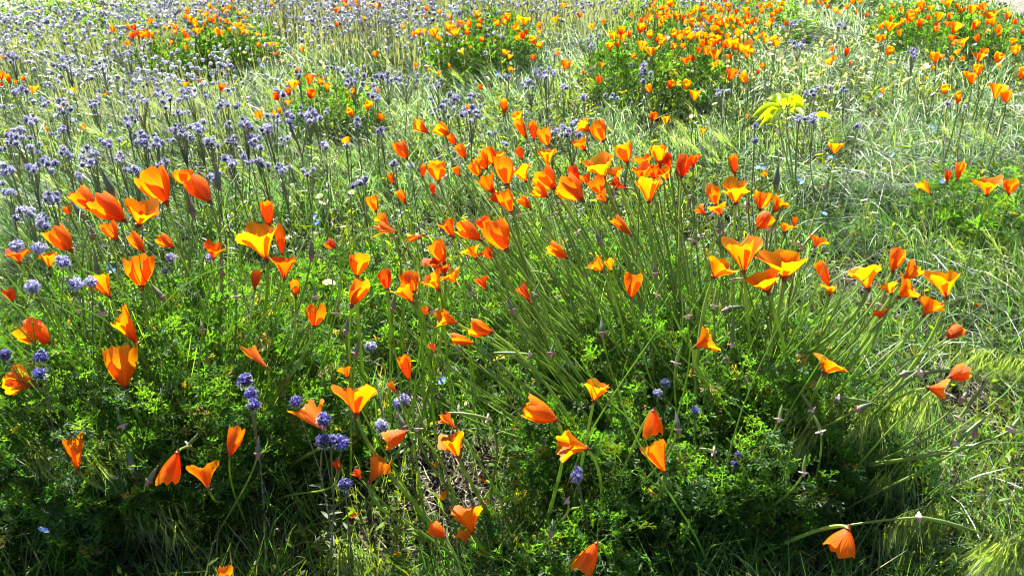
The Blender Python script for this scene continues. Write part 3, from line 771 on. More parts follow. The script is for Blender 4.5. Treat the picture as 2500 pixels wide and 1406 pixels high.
def build_poppy(row, r):
    bx, by, tx, ty, w, form, tone, g, label = row
    z = z_near(by, g)
    B = P(bx, by, z)
    d = depth(B)
    L = math.hypot(tx - bx, ty - by) * d / FPX
    vdir = norm(B - np.array([0, 0, CAM_H]))
    right = np.array([1.0, 0, 0])
    up = norm(np.cross(right, vdir))
    up = up if up[2] > 0 else -up
    img = norm(right * (tx - bx) - up * (ty - by))
    tilt = r.uniform(-0.12, 0.38) if form != 'o' else r.uniform(-0.45, -0.02)
    axis = norm(img + vdir * tilt)
    L = L / math.sqrt(1 + tilt * tilt) * (1.0 + 0.25 * tilt ** 2)
    R = 0.5 * w * d / FPX * {'c': 0.98, 'n': 0.95, 'o': 0.86, 'f': 0.95, 'd': 0.95}[form]
    # foot of the stem on the ground
    c = P(*CLUMP[g], 0.0)
    k = {'L': 0.46, 'C': 0.80, 'M': 0.40, 'R': 0.42, 'S': 0.85, 'B': 0.62}[g]
    f = c[:2] + k * (B[:2] - c[:2]) + r.normal(0, 0.035, 2)
    if g in 'MR':
        f = c[:2] + k * (B[:2] - c[:2]) * np.array([1.0, 0.75]) + r.normal(0, 0.06, 2)
    base = np.array([f[0], f[1], float(gz(f[0], f[1])) - 0.006])
    root = empty("poppy", base)
    tag(root, label, "poppy", "orange poppies of the near clumps")
    span = np.linalg.norm(B - base)
    lean = norm(B - base)
    p1 = base + span * 0.40 * norm(0.55 * np.array([0, 0, 1.0]) + lean + r.normal(0, 0.06, 3))
    ax_in = axis if form != 'd' else norm(axis * 1.0)
    p2 = B - ax_in * span * (0.16 if form != 'd' else 0.14) - lean * span * 0.12
    pts = bez(base, p1, p2, B, 14)
    sr = (0.0026 + 0.0004 * r.uniform(-1, 1)) * min(1.15, max(0.6, w / 55))
    Vs, Fs = tube(pts, np.linspace(sr * 1.15, sr * 0.85, 14), 6)
    tt = np.repeat(np.linspace(0, 1, 14), 6)[:, None]
    sc = np.array([0.15, 0.25, 0.03]) * (1 - tt) + np.array([0.22, 0.32, 0.045]) * tt
    sc = sc * r.uniform(0.8, 1.2)
    link("stem", mk_mesh("stem", Vs - base, Fs, M_STEM, sc), root)
    a, b, n = frame(axis)
    Mx = np.stack([a, b, n])
    big = w > 30
    pets = flower_petals(form, L, R, r, n=3 if form == 'f' and q_odd(bx) else 4, nu=11 if big else 7, nv=9 if big else 6)
    for V, F, v in pets:
        W = V @ Mx + B - base
        pm = mk_mesh("petal", W, F, M_PETAL, tone_col(tone, v, r))
        nv_ = 9 if big else 6
        uu = np.repeat(np.linspace(-1, 1, len(v) // nv_), nv_) * (0.35 + 0.65 * v) + 3.0 * r.random()
        va = pm.attributes.new("Vein", 'FLOAT_VECTOR', 'POINT')
        va.data.foreach_set("vector", np.column_stack([uu, v, np.full(len(v), r.random() * 9)]).astype(np.float32).ravel())
        link("petal", pm, root)
    if form == 'o' and big:
        ns = 16
        th = r.uniform(0, 6.28, ns)
        dd = np.stack([0.32 * np.cos(th), 0.32 * np.sin(th), np.ones(ns)], -1) + r.normal(0, .08, (ns, 3))
        sd = np.stack([-np.sin(th), np.cos(th), np.zeros(ns)], -1)
        Vs2, Fs2 = strips(np.tile([0, 0, L * .06], (ns, 1)), dd, sd, np.full(ns, L * .36) * r.uniform(.8, 1.15, ns), np.full(ns, max(0.0012, L * .035)), np.zeros((ns, 3)), 2)
        link("stamens", mk_mesh("stamens", Vs2 @ Mx + B - base, Fs2, M_POD, np.broadcast_to(np.array([0.62, 0.30, 0.01]), Vs2.shape)), root)['kind'] = 'stuff'
    # receptacle: a small flared rim under the petals
    rr = max(0.0028, R * 0.24)
    hh = rr * 1.5
    prof = [(-1.0, 0.42), (-0.45, 0.60), (-0.12, 0.85), (0.0, 1.25), (0.10, 1.05), (0.16, 0.55)]
    th = np.linspace(0, 2 * math.pi, 8, endpoint=False)
    Vr = np.concatenate([np.stack([q * rr * np.cos(th), q * rr * np.sin(th), np.full(8, h * hh)], -1) for h, q in prof])
    i, j = np.meshgrid(np.arange(5), np.arange(8), indexing='ij')
    Fr = np.stack([i * 8 + j, i * 8 + (j + 1) % 8, (i + 1) * 8 + (j + 1) % 8, (i + 1) * 8 + j], -1).reshape(-1, 4)
    link("receptacle", mk_mesh("receptacle", Vr @ Mx + B - base, Fr, M_POD, np.broadcast_to(np.array([0.22, 0.07, 0.03]), Vr.shape)), root)
    return root


STEMS_FOOT = []
for q, row in enumerate(POPPIES):
    r = np.random.default_rng(1000 + q)
    USED[row[8]] = 1
    build_poppy(row, r)

# far poppies: eight flowers on stems as shared meshes, one object each
FAR_MESH = []
for q in range(24):
    r = np.random.default_rng(300 + q)
    tone = q % 3
    form = 'ccoonf'[(q // 3) % 6]
    mb = MB()
    lean = np.array([r.uniform(-0.25, 0.1), r.uniform(-0.05, 0.25), 0])
    top = np.array([0, 0, 0.0])
    # flower at the origin of the mesh's top; stem goes 6 flower lengths down
    axis = norm(np.array([r.uniform(-0.7, 0.25), r.uniform(-0.3, 0.45), 1.0]))
    a, b, n = frame(axis)
    Mx = np.stack([a, b, n])
    for V, F, v in flower_petals(form, 1.0, {'c': 0.46, 'o': 0.6, 'n': 0.3, 'f': 0.5}[form], r, n=4, nu=6, nv=5):
        mb.add(V @ Mx, F, tone_col(tone, v, r), 0)
    foot = np.array([0, 0, -6.0]) - lean * 6
    pts = bez(foot, foot + np.array([0, 0, 2.4]), -axis * 1.4, top, 7)
    V, F = tube(pts, np.linspace(0.05, 0.04, 7), 4)
    mb.add(V, F, np.array([0.09, 0.16, 0.03]), 1)
    FAR_MESH.append((mb.mesh("poppy", [M_PETAL, M_STEM]), foot))

far_rows = []
for bunch, lst in FARP.items():
    for (px, py, s, tone) in lst:
        far_rows.append((s, px, py, tone, bunch))
far_rows.sort(key=lambda t: -t[0])
N_IND = 300 - len(POPPIES)
extra = MB()
for q, (s, px, py, tone, bunch) in enumerate(far_rows):
    r = np.random.default_rng(5000 + q)
    z = 0.24 + r.uniform(-0.03, 0.03)
    Bp = P(px, py + s * 0.45, z)
    L = s * (0.70 if s < 22 else 0.82) * depth(Bp) / FPX
    me, foot = FAR_MESH[(int(r.integers(0, 8))) * 3 + tone]
    sl = min(z / (6 * L), 1.6)
    if q < N_IND:
        o = link("poppy", me)
        o.location = Bp
        o.scale = (L, L, L * 1.0)
        rz = r.uniform(-0.9, 0.9)
        o.rotation_euler = (0, 0, rz)
        size = "larger" if s >= 26 else "small" if s >= 18 else "tiny"
        tn = ("golden", "orange", "red orange")[tone]
        side = ", " + unique("{}", px, py, "x") if False else ""
        lb = unique(size + " " + tn + " poppy {}", px, py, bunch)
        tag(o, lb, "poppy", "small poppies near " + bunch)
    else:
        V = np.empty(len(me.vertices) * 3, np.float32)
        me.vertices.foreach_get("co", V)
        V = V.reshape(-1, 3) * L + Bp
        C4 = np.empty(len(me.vertices) * 4, np.float32)
        me.color_attributes["Col"].data.foreach_get("color", C4)
        # quads only
        idx = np.empty(len(me.loops), np.int32)
        me.loops.foreach_get("vertex_index", idx)
        mi = np.empty(len(me.polygons), np.int32)
        me.polygons.foreach_get("material_index", mi)
        Fq = idx.reshape(-1, 4)
        n0 = extra.n
        extra.V.append(V); extra.C.append(C4.reshape(-1, 4)[:, :3]); extra.n += len(V)
        extra.F.append((Fq[mi == 0] + n0, 0)); extra.F.append((Fq[mi == 1] + n0, 1))
# thin filling of the far drifts
r = np.random.default_rng(77)
for (cx, cy, sx, sy, n) in [(1760, 60, 90, 45, 60), (1600, 40, 80, 25, 16), (500, 48, 70, 28, 22), (2300, 50, 110, 40, 24), (1180, 70, 120, 25, 18), (880, 14, 60, 14, 14), (335, 90, 30, 8, 8), (1880, 14, 60, 16, 14)]:
    for _ in range(n):
        px, py = r.normal(cx, sx), r.normal(cy, sy)
        if py < -40:
            continue
        s = 9 + 7 * max(0, min(1, py / 100))
        Bp = P(px, py, 0.22 + r.uniform(-0.05, 0.03))
        if on_path(Bp[0], Bp[1]):
            continue
        L = s * depth(Bp) / FPX
        me, foot = FAR_MESH[int(r.integers(0, 24))]
        V = np.empty(len(me.vertices) * 3, np.float32)
        me.vertices.foreach_get("co", V)
        V = V.reshape(-1, 3) * L + Bp
        C4 = np.empty(len(me.vertices) * 4, np.float32)
        me.color_attributes["Col"].data.foreach_get("color", C4)
        idx = np.empty(len(me.loops), np.int32)
        me.loops.foreach_get("vertex_index", idx)
        mi = np.empty(len(me.polygons), np.int32)
        me.polygons.foreach_get("material_index", mi)
        Fq = idx.reshape(-1, 4)
        n0 = extra.n
        extra.V.append(V); extra.C.append(C4.reshape(-1, 4)[:, :3]); extra.n += len(V)
        extra.F.append((Fq[mi == 0] + n0, 0)); extra.F.append((Fq[mi == 1] + n0, 1))
tag(link("distant_poppies", extra.mesh("distant_poppies", [M_PETAL, M_STEM])), "scattered tiny orange poppies filling the far drifts", kind="stuff")

# ---------------------------------------------------------------- seed pods and buds of the poppies
# collar pixel, pod tip pixel, plant
PODS = [(1305,717,1322,684,'M'),(1680,772,1672,738,'M'),(1690,587,1700,556,'M'),(1712,574,1700,536,'M'),(1885,560,1930,440,'R'),(1680,480,1655,418,'M'),(1808,680,1814,588,'R'),(1958,604,2022,518,'R'),(1938,594,1960,556,'R'),(2070,682,2076,650,'R'),
 (1786,842,1795,748,'R'),(1650,886,1662,846,'M'),(1150,714,1140,684,'M'),(1268,526,1256,498,'M'),(1352,522,1340,490,'M'),(1410,566,1392,540,'M'),(1060,762,1040,738,'M'),(1292,866,1180,850,'M'),(1190,1022,1086,992,'B'),(1018,1046,1022,1010,'B'),
 (190,760,186,726,'L'),(250,766,246,730,'L'),(300,1040,280,1000,'L'),(576,724,570,690,'L'),(772,726,764,690,'L'),(822,766,826,726,'C'),(2046,972,2166,976,'R'),(1982,1000,1960,960,'R'),(1902,1024,1912,986,'R'),(2004,1054,1990,1012,'R'),
 (2246,912,2396,882,'R'),(2340,1022,2440,906,'R'),(2334,1082,2440,988,'R'),(2466,1050,2496,1016,'R'),(1742,1102,1708,1092,'B'),(1962,1154,1970,1110,'R'),(2242,1262,2432,1284,'B'),(1384,1222,1372,1212,'B'),(460,1086,500,1040,'L'),(1086,432,1062,400,'M'),
 (2014,456,2030,420,'R'),(1604,720,1622,676,'M'),(962,582,940,552,'C'),(1560,430,1555,398,'M'),(1620,402,1616,366,'M'),(1500,484,1486,448,'M'),(1790,682,1780,640,'R'),(1872,560,1890,500,'R'),(2150,744,2164,706,'R'),(1744,748,1750,700,'R')]
BUDS = [(274,470,248,412,'L'),(533,456,529,402,'L'),(470,522,461,468,'L'),(200,526,170,472,'L'),(228,574,220,542,'L'),(218,662,222,622,'L'),(236,662,234,624,'L'),(542,666,541,632,'L'),(760,626,758,584,'L'),(396,726,368,690,'L'),
 (494,806,488,776,'L'),(322,1136,306,1088,'L'),(364,1172,386,1132,'L'),(630,1106,628,1064,'L'),(1656,1048,1650,1000,'B'),(1470,812,1467,772,'M'),(1775,756,1822,744,'R'),(958,752,966,712,'C'),(868,862,878,822,'C'),(1464,592,1454,556,'M'),
 (1656,426,1660,368,'M'),(1346,1298,1350,1266,'B'),(2096,998,2134,980,'R'),(2350,974,2372,944,'R'),(2380,1058,2392,1030,'R'),(2210,912,2242,904,'R'),(986,1042,968,1002,'C'),(2122,742,2126,708,'R'),(1894,452,1898,398,'R'),(1346,862,1352,834,'M'),
 (1826,506,1826,476,'R'),(1756,560,1752,524,'R'),(846,806,850,770,'C'),(1250,756,1240,722,'M'),(1080,560,1066,528,'M'),(1600,668,1596,636,'M')]


def stalk(bx, by, tx, ty, g, r, wide):
    z = z_near(by, g) * r.uniform(0.86, 0.98)
    B = P(bx, by, z)
    d = depth(B)
    L = math.hypot(tx - bx, ty - by) * d / FPX
    vdir = norm(B - np.array([0, 0, CAM_H]))
    right = np.array([1.0, 0, 0])
    up = norm(np.cross(right, vdir))
    up = up if up[2] > 0 else -up
    axis = norm(right * (tx - bx) - up * (ty - by) + 0.0)
    axis = norm(axis + vdir * r.uniform(-0.15, 0.25))
    c = P(*CLUMP[g], 0.0)
    k = {'L': 0.46, 'C': 0.80, 'M': 0.40, 'R': 0.42, 'S': 0.85, 'B': 0.62}[g]
    f = c[:2] + k * (B[:2] - c[:2]) + r.normal(0, 0.05, 2)
    base = np.array([f[0], f[1], float(gz(f[0], f[1])) - 0.006])
    span = np.linalg.norm(B - base)
    lean = norm(B - base)
    p1 = base + span * 0.40 * norm(0.5 * np.array([0, 0, 1.0]) + lean + r.normal(0, 0.06, 3))
    p2 = B - axis * span * 0.14 - lean * span * 0.14
    pts = bez(base, p1, p2, B, 12)
    Vs, Fs = tube(pts, np.linspace(0.0021, 0.0016, 12) * wide, 6)
    tt = np.repeat(np.linspace(0, 1, 12), 6)[:, None]
    sc = (np.array([0.12, 0.20, 0.03]) * (1 - tt) + np.array([0.18, 0.25, 0.045]) * tt) * r.uniform(0.8, 1.2)
    return base, B, L, axis, mk_mesh("stem", Vs - base, Fs, M_STEM, sc)


def lathe(profile, axis, at, sides=8, wave=0.0, ph=0.0, bend=None):
    """profile [(height, radius)] round axis at a point; bend (3,) bows it along h^2."""
    a, b, n = frame(axis)
    th = np.linspace(0, 2 * math.pi, sides, endpoint=False)
    V = []
    hm = max(h for h, _ in profile) or 1.0
    for h, q in profile:
        w = 1 + wave * np.sin(4 * th + ph)
        p = at + n * h + (q * w * np.cos(th))[:, None] * a + (q * w * np.sin(th))[:, None] * b + (0.4 * wave * q * np.cos(5 * th + ph))[:, None] * n
        if bend is not None:
            p = p + np.asarray(bend) * (h / hm) ** 2
        V.append(p)
    k = len(profile)
    i, j = np.meshgrid(np.arange(k - 1), np.arange(sides), indexing='ij')
    F = np.stack([i * sides + j, i * sides + (j + 1) % sides, (i + 1) * sides + (j + 1) % sides, (i + 1) * sides + j], -1).reshape(-1, 4)
    return np.concatenate(V), F


for q, (bx, by, tx, ty, g) in enumerate(PODS):
    r = np.random.default_rng(9000 + q)
    base, B, L, axis, st = stalk(bx, by, tx, ty, g, r, 1.0)
    root = empty("poppy_seed_pod", base)
    long_ = "long curved" if L > 0.055 else "short green"
    tag(root, unique(long_ + " pod with pinkish collar {}", bx, by, "pods"), "seed pod", "poppy stalks that have dropped their petals")
    link("stem", st, root)
    cr = 0.0078 * r.uniform(0.85, 1.15)
    V, F = lathe([(-0.005, 0.0018), (-0.002, 0.0026), (-0.0006, cr * 0.6), (0.0, cr * 0.95), (0.0010, cr), (0.0012, cr * 0.8), (0.0006, 0.0026)], axis, B, 14, 0.16, r.uniform(0, 6))
    pk = np.array([0.62, 0.44, 0.43]) * r.uniform(0.8, 1.15)
    cc = np.broadcast_to(pk, V.shape).copy()
    link("collar", mk_mesh("collar", V - base, F, M_POD, cc), root)
    pr = 0.0028
    side = norm(np.cross(axis, norm(r.normal(0, 1, 3))))
    bow = side * L * r.uniform(-0.08, 0.08) + np.array([0, 0, -1.0]) * L * (0.22 if L > 0.055 else 0.02)
    V, F = lathe([(t * L, pr * w) for t, w in ((0, .75), (.12, 1.0), (.35, 1.05), (.6, .92), (.8, .62), (.93, .34), (1.0, .10))], axis, B, 6, 0, 0, bow)
    link("pod", mk_mesh("pod", V - base, F, M_STEM, np.broadcast_to(np.array([0.15, 0.22, 0.06]), V.shape)), root)

for q, (bx, by, tx, ty, g) in enumerate(BUDS):
    r = np.random.default_rng(9500 + q)
    base, B, L, axis, st = stalk(bx, by, tx, ty, g, r, 1.0)
    root = empty("poppy_bud", base)
    tag(root, unique("grey green pointed poppy bud {}", bx, by, "buds"), "poppy bud", "closed poppy buds with pointed caps")
    link("stem", st, root)
    R = min(L * 0.155, 0.0072)
    V, F = lathe([(t * L, R * w) for t, w in ((-.03, .45), (0, .78), (.10, 1.0), (.25, 1.04), (.42, .86), (.6, .60), (.78, .34), (.92, .16), (1.0, .05))], axis, B, 8, 0, 0, norm(r.normal(0, 1, 3)) * L * 0.06)
    cv = np.broadcast_to(np.array([0.13, 0.165, 0.105]) * r.uniform(0.8, 1.2), V.shape)
    link("cap", mk_mesh("cap", V - base, F, M_POD, cv), root)
    V, F = lathe([(-.010, .0018), (-.004, .0032), (-.001, .0056), (.0006, .0062), (.0012, .0040)], axis, B, 10, 0.12, r.uniform(0, 6))
    link("collar", mk_mesh("collar", V - base, F, M_POD, np.broadcast_to(np.array([0.34, 0.19, 0.15]), V.shape)), root)

# ---------------------------------------------------------------- phacelia
def phacelia_head(r, fine, violet):
    """Ball of little bells between grey, white haired calyces; radius 1 at the origin, opening along +z."""
    mb = MB()
    V, F = lathe([(-.75, .10), (-.6, .42), (-.2, .66), (.2, .66), (.5, .42), (.62, .05)], np.array([0, 0, 1.0]), np.zeros(3), 7)
    mb.add(V, F, np.array([0.035, 0.035, 0.055]), 1)
    n = 46 if fine else 18
    k = np.arange(n) + 0.5
    cz = 1 - 1.55 * k / n
    ph = k * 2.39996 + r.uniform(0, 6)
    D = np.stack([np.sqrt(np.maximum(0, 1 - cz ** 2)) * np.cos(ph), np.sqrt(np.maximum(0, 1 - cz ** 2)) * np.sin(ph), cz], -1)
    D = norm(D + r.normal(0, 0.25, D.shape))
    for d, z in zip(D, cz):
        a, b, _ = frame(d)
        c = d * (0.50 + 0.55 * r.random())
        open_ = z > (0.05 if fine else -0.15)
        m = 5 if fine else 4
        for w in range(m):
            t = w * 2 * math.pi / m + r.uniform(-.2, .2)
            e = math.cos(t) * a + math.sin(t) * b
            s = np.cross(d, e)
            ln = (0.34 if open_ else 0.2) * r.uniform(0.6, 1.4)
            wd = 0.15 if fine else 0.22
            q = np.array([c - s * wd * .3, c + s * wd * .3, c + e * ln + d * ln * 0.55 + s * wd, c + e * ln + d * ln * 0.55 - s * wd])
            if open_:
                cl = np.array(violet) * r.uniform(0.35, 1.7)
            else:
                cl = np.array([0.15, 0.17, 0.15]) * r.uniform(0.5, 1.3)
            mb.add(q, np.array([[0, 1, 2, 3]]), cl, 0)
    nh = 110 if fine else 46
    Dh = norm(r.normal(0, 1, (nh, 3)))
    for d in Dh:
        a, b, _ = frame(d)
        ln = r.uniform(0.3, 0.7)
        w = 0.026 if fine else 0.060
        c = d * 0.78
        e = norm(d + 0.5 * r.normal(0, 1, 3))
        mb.add(np.array([c - a * w, c + a * w, c + e * ln + a * w * .4, c + e * ln - a * w * .4]), np.array([[0, 1, 2, 3]]), np.array([0.88, 0.88, 0.90]), 2)
    return mb.mesh("flower_head", [M_PHAC, M_LEAF, M_HAIR], smooth=False)


VIO = (0.10, 0.09, 0.34)
LAV = (0.36, 0.35, 0.58)
H_FINE = [phacelia_head(np.random.default_rng(40 + q), True, VIO if q < 2 else LAV) for q in range(4)]
H_MID = [phacelia_head(np.random.default_rng(60 + q), False, (0.20, 0.19, 0.38) if q < 3 else (0.34, 0.335, 0.50)) for q in range(6)]


def phacelia(heads, foot, r, meshes, label, group, hr):
    """heads: world points of the flower heads; a forked hairy stem carries them."""
    foot = np.array([foot[0], foot[1], float(gz(foot[0], foot[1])) - 0.005])
    root = empty("phacelia", foot)
    tag(root, label, "phacelia", group)
    mb = MB()
    cen = np.mean(heads, 0)
    fork = foot + (cen - foot) * np.array([0.75, 0.75, 0.62])
    pts = bez(foot, foot + (fork - foot) * 0.4 + np.array([0, 0, 0.02]), fork - np.array([0, 0, 0.03]), fork, 7)
    V, F = tube(pts, np.linspace(0.0017, 0.0013, 7), 5)
    cst = np.array([0.15, 0.165, 0.11])
    mb.add(V, F, cst, 0)
    for h in heads:
        m1 = fork + (h - fork) * 0.45 + np.array([0, 0, 0.012])
        pts = bez(fork, m1, h - np.array([0, 0, 0.02]), h, 5)
        V, F = tube(pts, np.linspace(0.0011, 0.0009, 5), 4)
        mb.add(V, F, cst, 0)
    # bristles that catch the light
    nb = 40
    tb = r.random(nb)
    pb_ = foot + (fork - foot) * tb[:, None]
    d = norm(r.normal(0, 1, (nb, 3)))
    s = norm(np.cross(d, r.normal(0, 1, (nb, 3))))
    V, F = strips(pb_, d, s, np.full(nb, 0.005), np.full(nb, 0.0006), np.zeros((nb, 3)), 1)
    mb.add(V, F, np.array([0.6, 0.6, 0.6]), 1)
    # a few toothed leaves along the stem
    nl = 8
    tb = r.uniform(0.15, 0.95, nl)
    pb_ = foot + (fork - foot) * tb[:, None]
    d = norm(np.stack([r.normal(0, 1, nl), r.normal(0, 1, nl), r.uniform(0.0, 0.6, nl)], -1))
    s = norm(np.cross(d, np.array([0, 0, 1.0])))
    V, F = strips(pb_, d, s, r.uniform(0.02, 0.04, nl), r.uniform(0.004, 0.007, nl), np.tile([0, 0, -0.3], (nl, 1)), 3)
    st = link("stem", mb.mesh("stem", [M_STEM, M_HAIR], off=foot), root)
    link("leaves", mk_mesh("leaves", V - foot, F, M_LEAF, np.broadcast_to(np.array([0.06, 0.10, 0.035]), V.shape)), root)['kind'] = 'stuff'
    for h in heads:
        o = link("flower_head", meshes[int(r.integers(0, len(meshes)))], root, h - foot)
        dd = h - fork
        o.rotation_euler = (r.uniform(-0.7, 0.7), r.uniform(-0.7, 0.7), r.uniform(0, 6.28))
        k = hr * r.uniform(0.85, 1.15)
        o.scale = (k, k, k)
    return root


NEAR_PH = [
 ([(40,602),(95,606),(152,640)], 300, 0.40, 1, 'tall lavender phacelia with three fuzzy heads at the left edge'),
 ([(80,702),(186,694),(222,690)], 330, 0.37, 1, 'pale lavender phacelia with three heads beside the left-hand poppies'),
 ([(15,868),(102,870),(98,914)], 300, 0.33, 0, 'violet phacelia heads hanging over the open poppy at the left edge'),
 ([(600,930),(612,962),(618,990)], 260, 0.28, 0, 'deep violet phacelia spike in the shade of the left-hand clump'),
 ([(722,982),(790,1026)], 260, 0.265, 0, 'violet phacelia heads pressed against both sides of a crumpled poppy'),
 ([(806,1078),(832,1082),(790,1080)], 250, 0.24, 0, 'deep violet phacelia cluster below the crumpled poppy'),
 ([(842,1186)], 200, 0.18, 0, 'single bright violet phacelia head low in the dark front'),
 ([(972,986),(985,978)], 160, 0.12, 1, 'pale phacelia heads over the soil gap'),
 ([(930,1040),(905,848)], 200, 0.16, 1, 'small phacelia with a pair of heads behind the winged poppy'),
 ([(1697,1003)], 180, 0.2, 0, 'single blue violet flower spike in the front right foliage'),
 ([(1625,936),(1606,962)], 170, 0.2, 1, 'faint blue phacelia heads above the hanging three cornered poppy'),
 ([(1410,1150),(1408,1166)], 160, 0.17, 0, 'small grey violet phacelia head among the front green foliage'),
 ([(416,630),(404,662)], 220, 0.30, 1, 'pale lavender phacelia behind the deep orange poppy cup'),
 ([(512,628)], 220, 0.32, 1, 'lavender phacelia head touching the red orange open poppy'),
 ([(1802,1112),(1795,1135)], 160, 0.15, 0, 'dim blue flower head in the shade beside a curled pod'),
]
for q, (hs, drop, z, tint, lb) in enumerate(NEAR_PH):
    r = np.random.default_rng(700 + q)
    H = np.array([P(a, b, z + 0.006 * r.uniform(-1, 1)) for a, b in hs])
    c = H.mean(0)
    foot = c + np.array([r.uniform(-0.03, 0.06), -0.06 - 0.1 * z, 0])
    USED[lb] = 1
    phacelia(H, foot, r, H_FINE[2:] if tint else H_FINE[:2], lb, "lavender phacelia among the near poppies", 0.0100 if q < 9 else 0.0075)

MID_PH = [(340,245,7,40),(400,240,7,40),(455,235,5,35),(235,258,4,30),(300,295,4,25),(435,275,4,20),(545,258,3,15),(580,262,2,10),(505,235,1,8),(600,305,7,28),(650,315,5,25),(560,305,2,12),(720,290,6,35),(770,285,4,22),(800,275,2,15),(690,345,3,20),
 (440,315,9,35),(490,315,8,35),(510,345,5,25),(385,345,8,35),(350,350,5,25),(395,400,3,20),(340,330,4,25),(310,300,3,18),(80,300,4,28),(35,330,7,30),(20,350,5,25),(80,360,5,30),(120,400,7,32),(75,410,4,25),(160,370,3,25),(215,370,4,25),(240,375,2,15),
 (220,405,5,25),(195,430,3,15),(150,265,5,40),(10,260,2,12),(50,220,4,25),(30,140,8,22),(160,150,9,35),(300,130,8,40),(250,160,8,40),(565,395,4,25),(605,395,2,12),(870,300,3,15),(930,320,3,15),(850,355,2,10),(790,355,3,15),(755,270,4,20),(690,225,4,20),
 (720,180,4,15),(820,165,3,20),(870,195,10,45),(940,195,8,40),(1000,195,6,40),(1060,205,4,25),(920,235,4,20),(1110,240,4,25),(1150,235,3,15),(1080,265,10,45),(1150,275,8,35),(1240,190,3,15),(1290,205,5,25),(1330,190,4,20),(1440,105,10,45),(1350,135,3,15),
 (1310,175,4,20),(1345,175,4,20),(1380,215,3,15),(1560,165,5,25),(1580,185,4,22),(1490,240,3,20),(1420,235,2,10),(1390,318,7,45),(1350,322,4,25),(1205,325,2,10),(1230,350,2,10),(1535,370,3,18),(960,400,3,15),(1005,400,2,10),(1715,60,5,30),(1700,75,8,40),
 (1930,60,7,35),(1950,105,6,25),(2050,65,5,20),(2235,132,9,28),(2000,215,2,10),(2030,215,3,12),(2060,220,3,12),(1985,230,3,14),(1950,290,3,12),(1980,290,5,15),(1840,305,2,10),(1840,345,2,8),(2090,310,3,10),(2320,255,1,8),(2355,258,1,8),(1755,230,4,20),
 (640,400,4,30),(690,410,4,25),(120,480,5,28),(60,520,4,30),(20,470,4,25),(100,540,4,28),(880,450,3,20),(760,420,3,22),(455,430,4,26),(330,420,4,26),(520,430,3,22),(20,420,5,25),(290,385,4,25),(560,345,5,26),(620,345,5,26),(270,345,4,26),(150,320,4,28),(665,285,4,22)]
for q, (px, py, n, sp) in enumerate(MID_PH):
    r = np.random.default_rng(800 + q)
    z = float(np.interp(py, [60, 200, 300, 500], [0.20, 0.23, 0.27, 0.27]))
    H = []
    for _ in range(int(n * 1.75) if n > 2 else n):
        H.append(P(px + r.normal(0, sp * 0.42), py + r.normal(0, sp * 0.27), z + r.uniform(-0.03, 0.03)))
    H = np.array(H)
    c = H.mean(0)
    foot = c + np.array([r.uniform(-0.02, 0.06), r.uniform(-0.10, -0.02), 0])
    word = ("single", "pair of")[n - 1] if n < 3 else "few" if n < 5 else "cluster of" if n < 8 else "thick cluster of"
    lb = unique(word + " lavender phacelia head" + ("s" if n > 1 else "") + " {}", px, py, "ph")
    phacelia(H, foot, r, H_MID, lb, "lavender phacelia in the middle distance", r.uniform(0.0055, 0.0085))

# ---------------------------------------------------------------- far drift of phacelia: nobody could count these
def sample(n, dens, x0=-4.0, x1=4.0, y0=0.45, y1=7.5, r=None):
    """n ground points drawn with density dens(x, y) (0..1)."""
    out = []
    tot = 0
    while tot < n:
        x = r.uniform(x0, x1, n * 2)
        y = r.uniform(y0, y1, n * 2)
        k = r.random(n * 2) < dens(x, y)
        out.append(np.stack([x[k], y[k]], -1))
        tot += int(k.sum())
        if len(out) > 60:
            break
    return np.concatenate(out)[:n]


def in_view(x, y, mx=260, my=160):
    px, py = proj(x, y, 0.1)
    return (px > -mx) & (px < 2500 + mx) & (py < 1406 + 500) & (py > -my - 160)


def blob(x, y, items, s=1.0):
    """Sum of soft spots given as (px, py, rx, ry, weight) where they lie on the ground."""
    px, py = proj(x, y, 0.03)
    v = np.zeros_like(px)
    for a, b, rx, ry, w in items:
        v = np.maximum(v, w * np.exp(-(((px - a) / (rx * s)) ** 2 + ((py - b) / (ry * s)) ** 2)))
    return v


BARE = [(2090,675,150,85,1.0),(1110,1140,115,110,1.0),(1180,1250,80,110,1.0),(910,840,85,65,0.9),(2400,940,110,60,0.85),(2420,760,80,40,0.7),(1150,1330,120,60,0.5),(2060,390,50,30,0.6),(985,960,60,60,0.5),(1260,1050,40,50,0.6)]
PH_FAR = [(690,40,260,60,1.0),(950,40,260,60,1.0),(1250,30,260,45,0.7),(270,150,220,35,0.6),(60,180,100,45,0.7),(480,120,200,40,0.6),(900,110,160,50,0.8),(1350,60,200,50,0.5),(1050,130,160,50,0.4),(1720,70,90,30,0.5),(400,300,260,80,0.25),(1500,40,120,40,0.4)]
r = np.random.default_rng(21)
pts = sample(8000, lambda x, y: np.clip(blob(x, y, PH_FAR), 0, 1) * in_view(x, y) * ~on_path(x, y), y0=1.6, y1=7.0, r=r)
mb = MB()
N = len(pts)
hz = r.uniform(0.14, 0.25, N)
C = np.column_stack([pts, hz + gz(pts[:, 0], pts[:, 1])])
nq = 16
D = norm(r.normal(0, 1, (N, nq, 3)))
S = norm(np.cross(D, r.normal(0, 1, (N, nq, 3))))
T = np.cross(D, S)
hr = r.uniform(0.0055, 0.0105, (N, 1, 1))
cq = C[:, None] + D * hr * 0.7
w = hr * r.uniform(0.35, 0.6, (N, nq, 1))
Vq = np.stack([cq - S * w - T * w, cq + S * w - T * w, cq + S * w + T * w, cq - S * w + T * w], 2)
Fq = np.arange(N * nq * 4).reshape(-1, 4)
base_c = np.array([0.40, 0.405, 0.49]) * r.uniform(0.6, 1.3, (N, 1, 1))
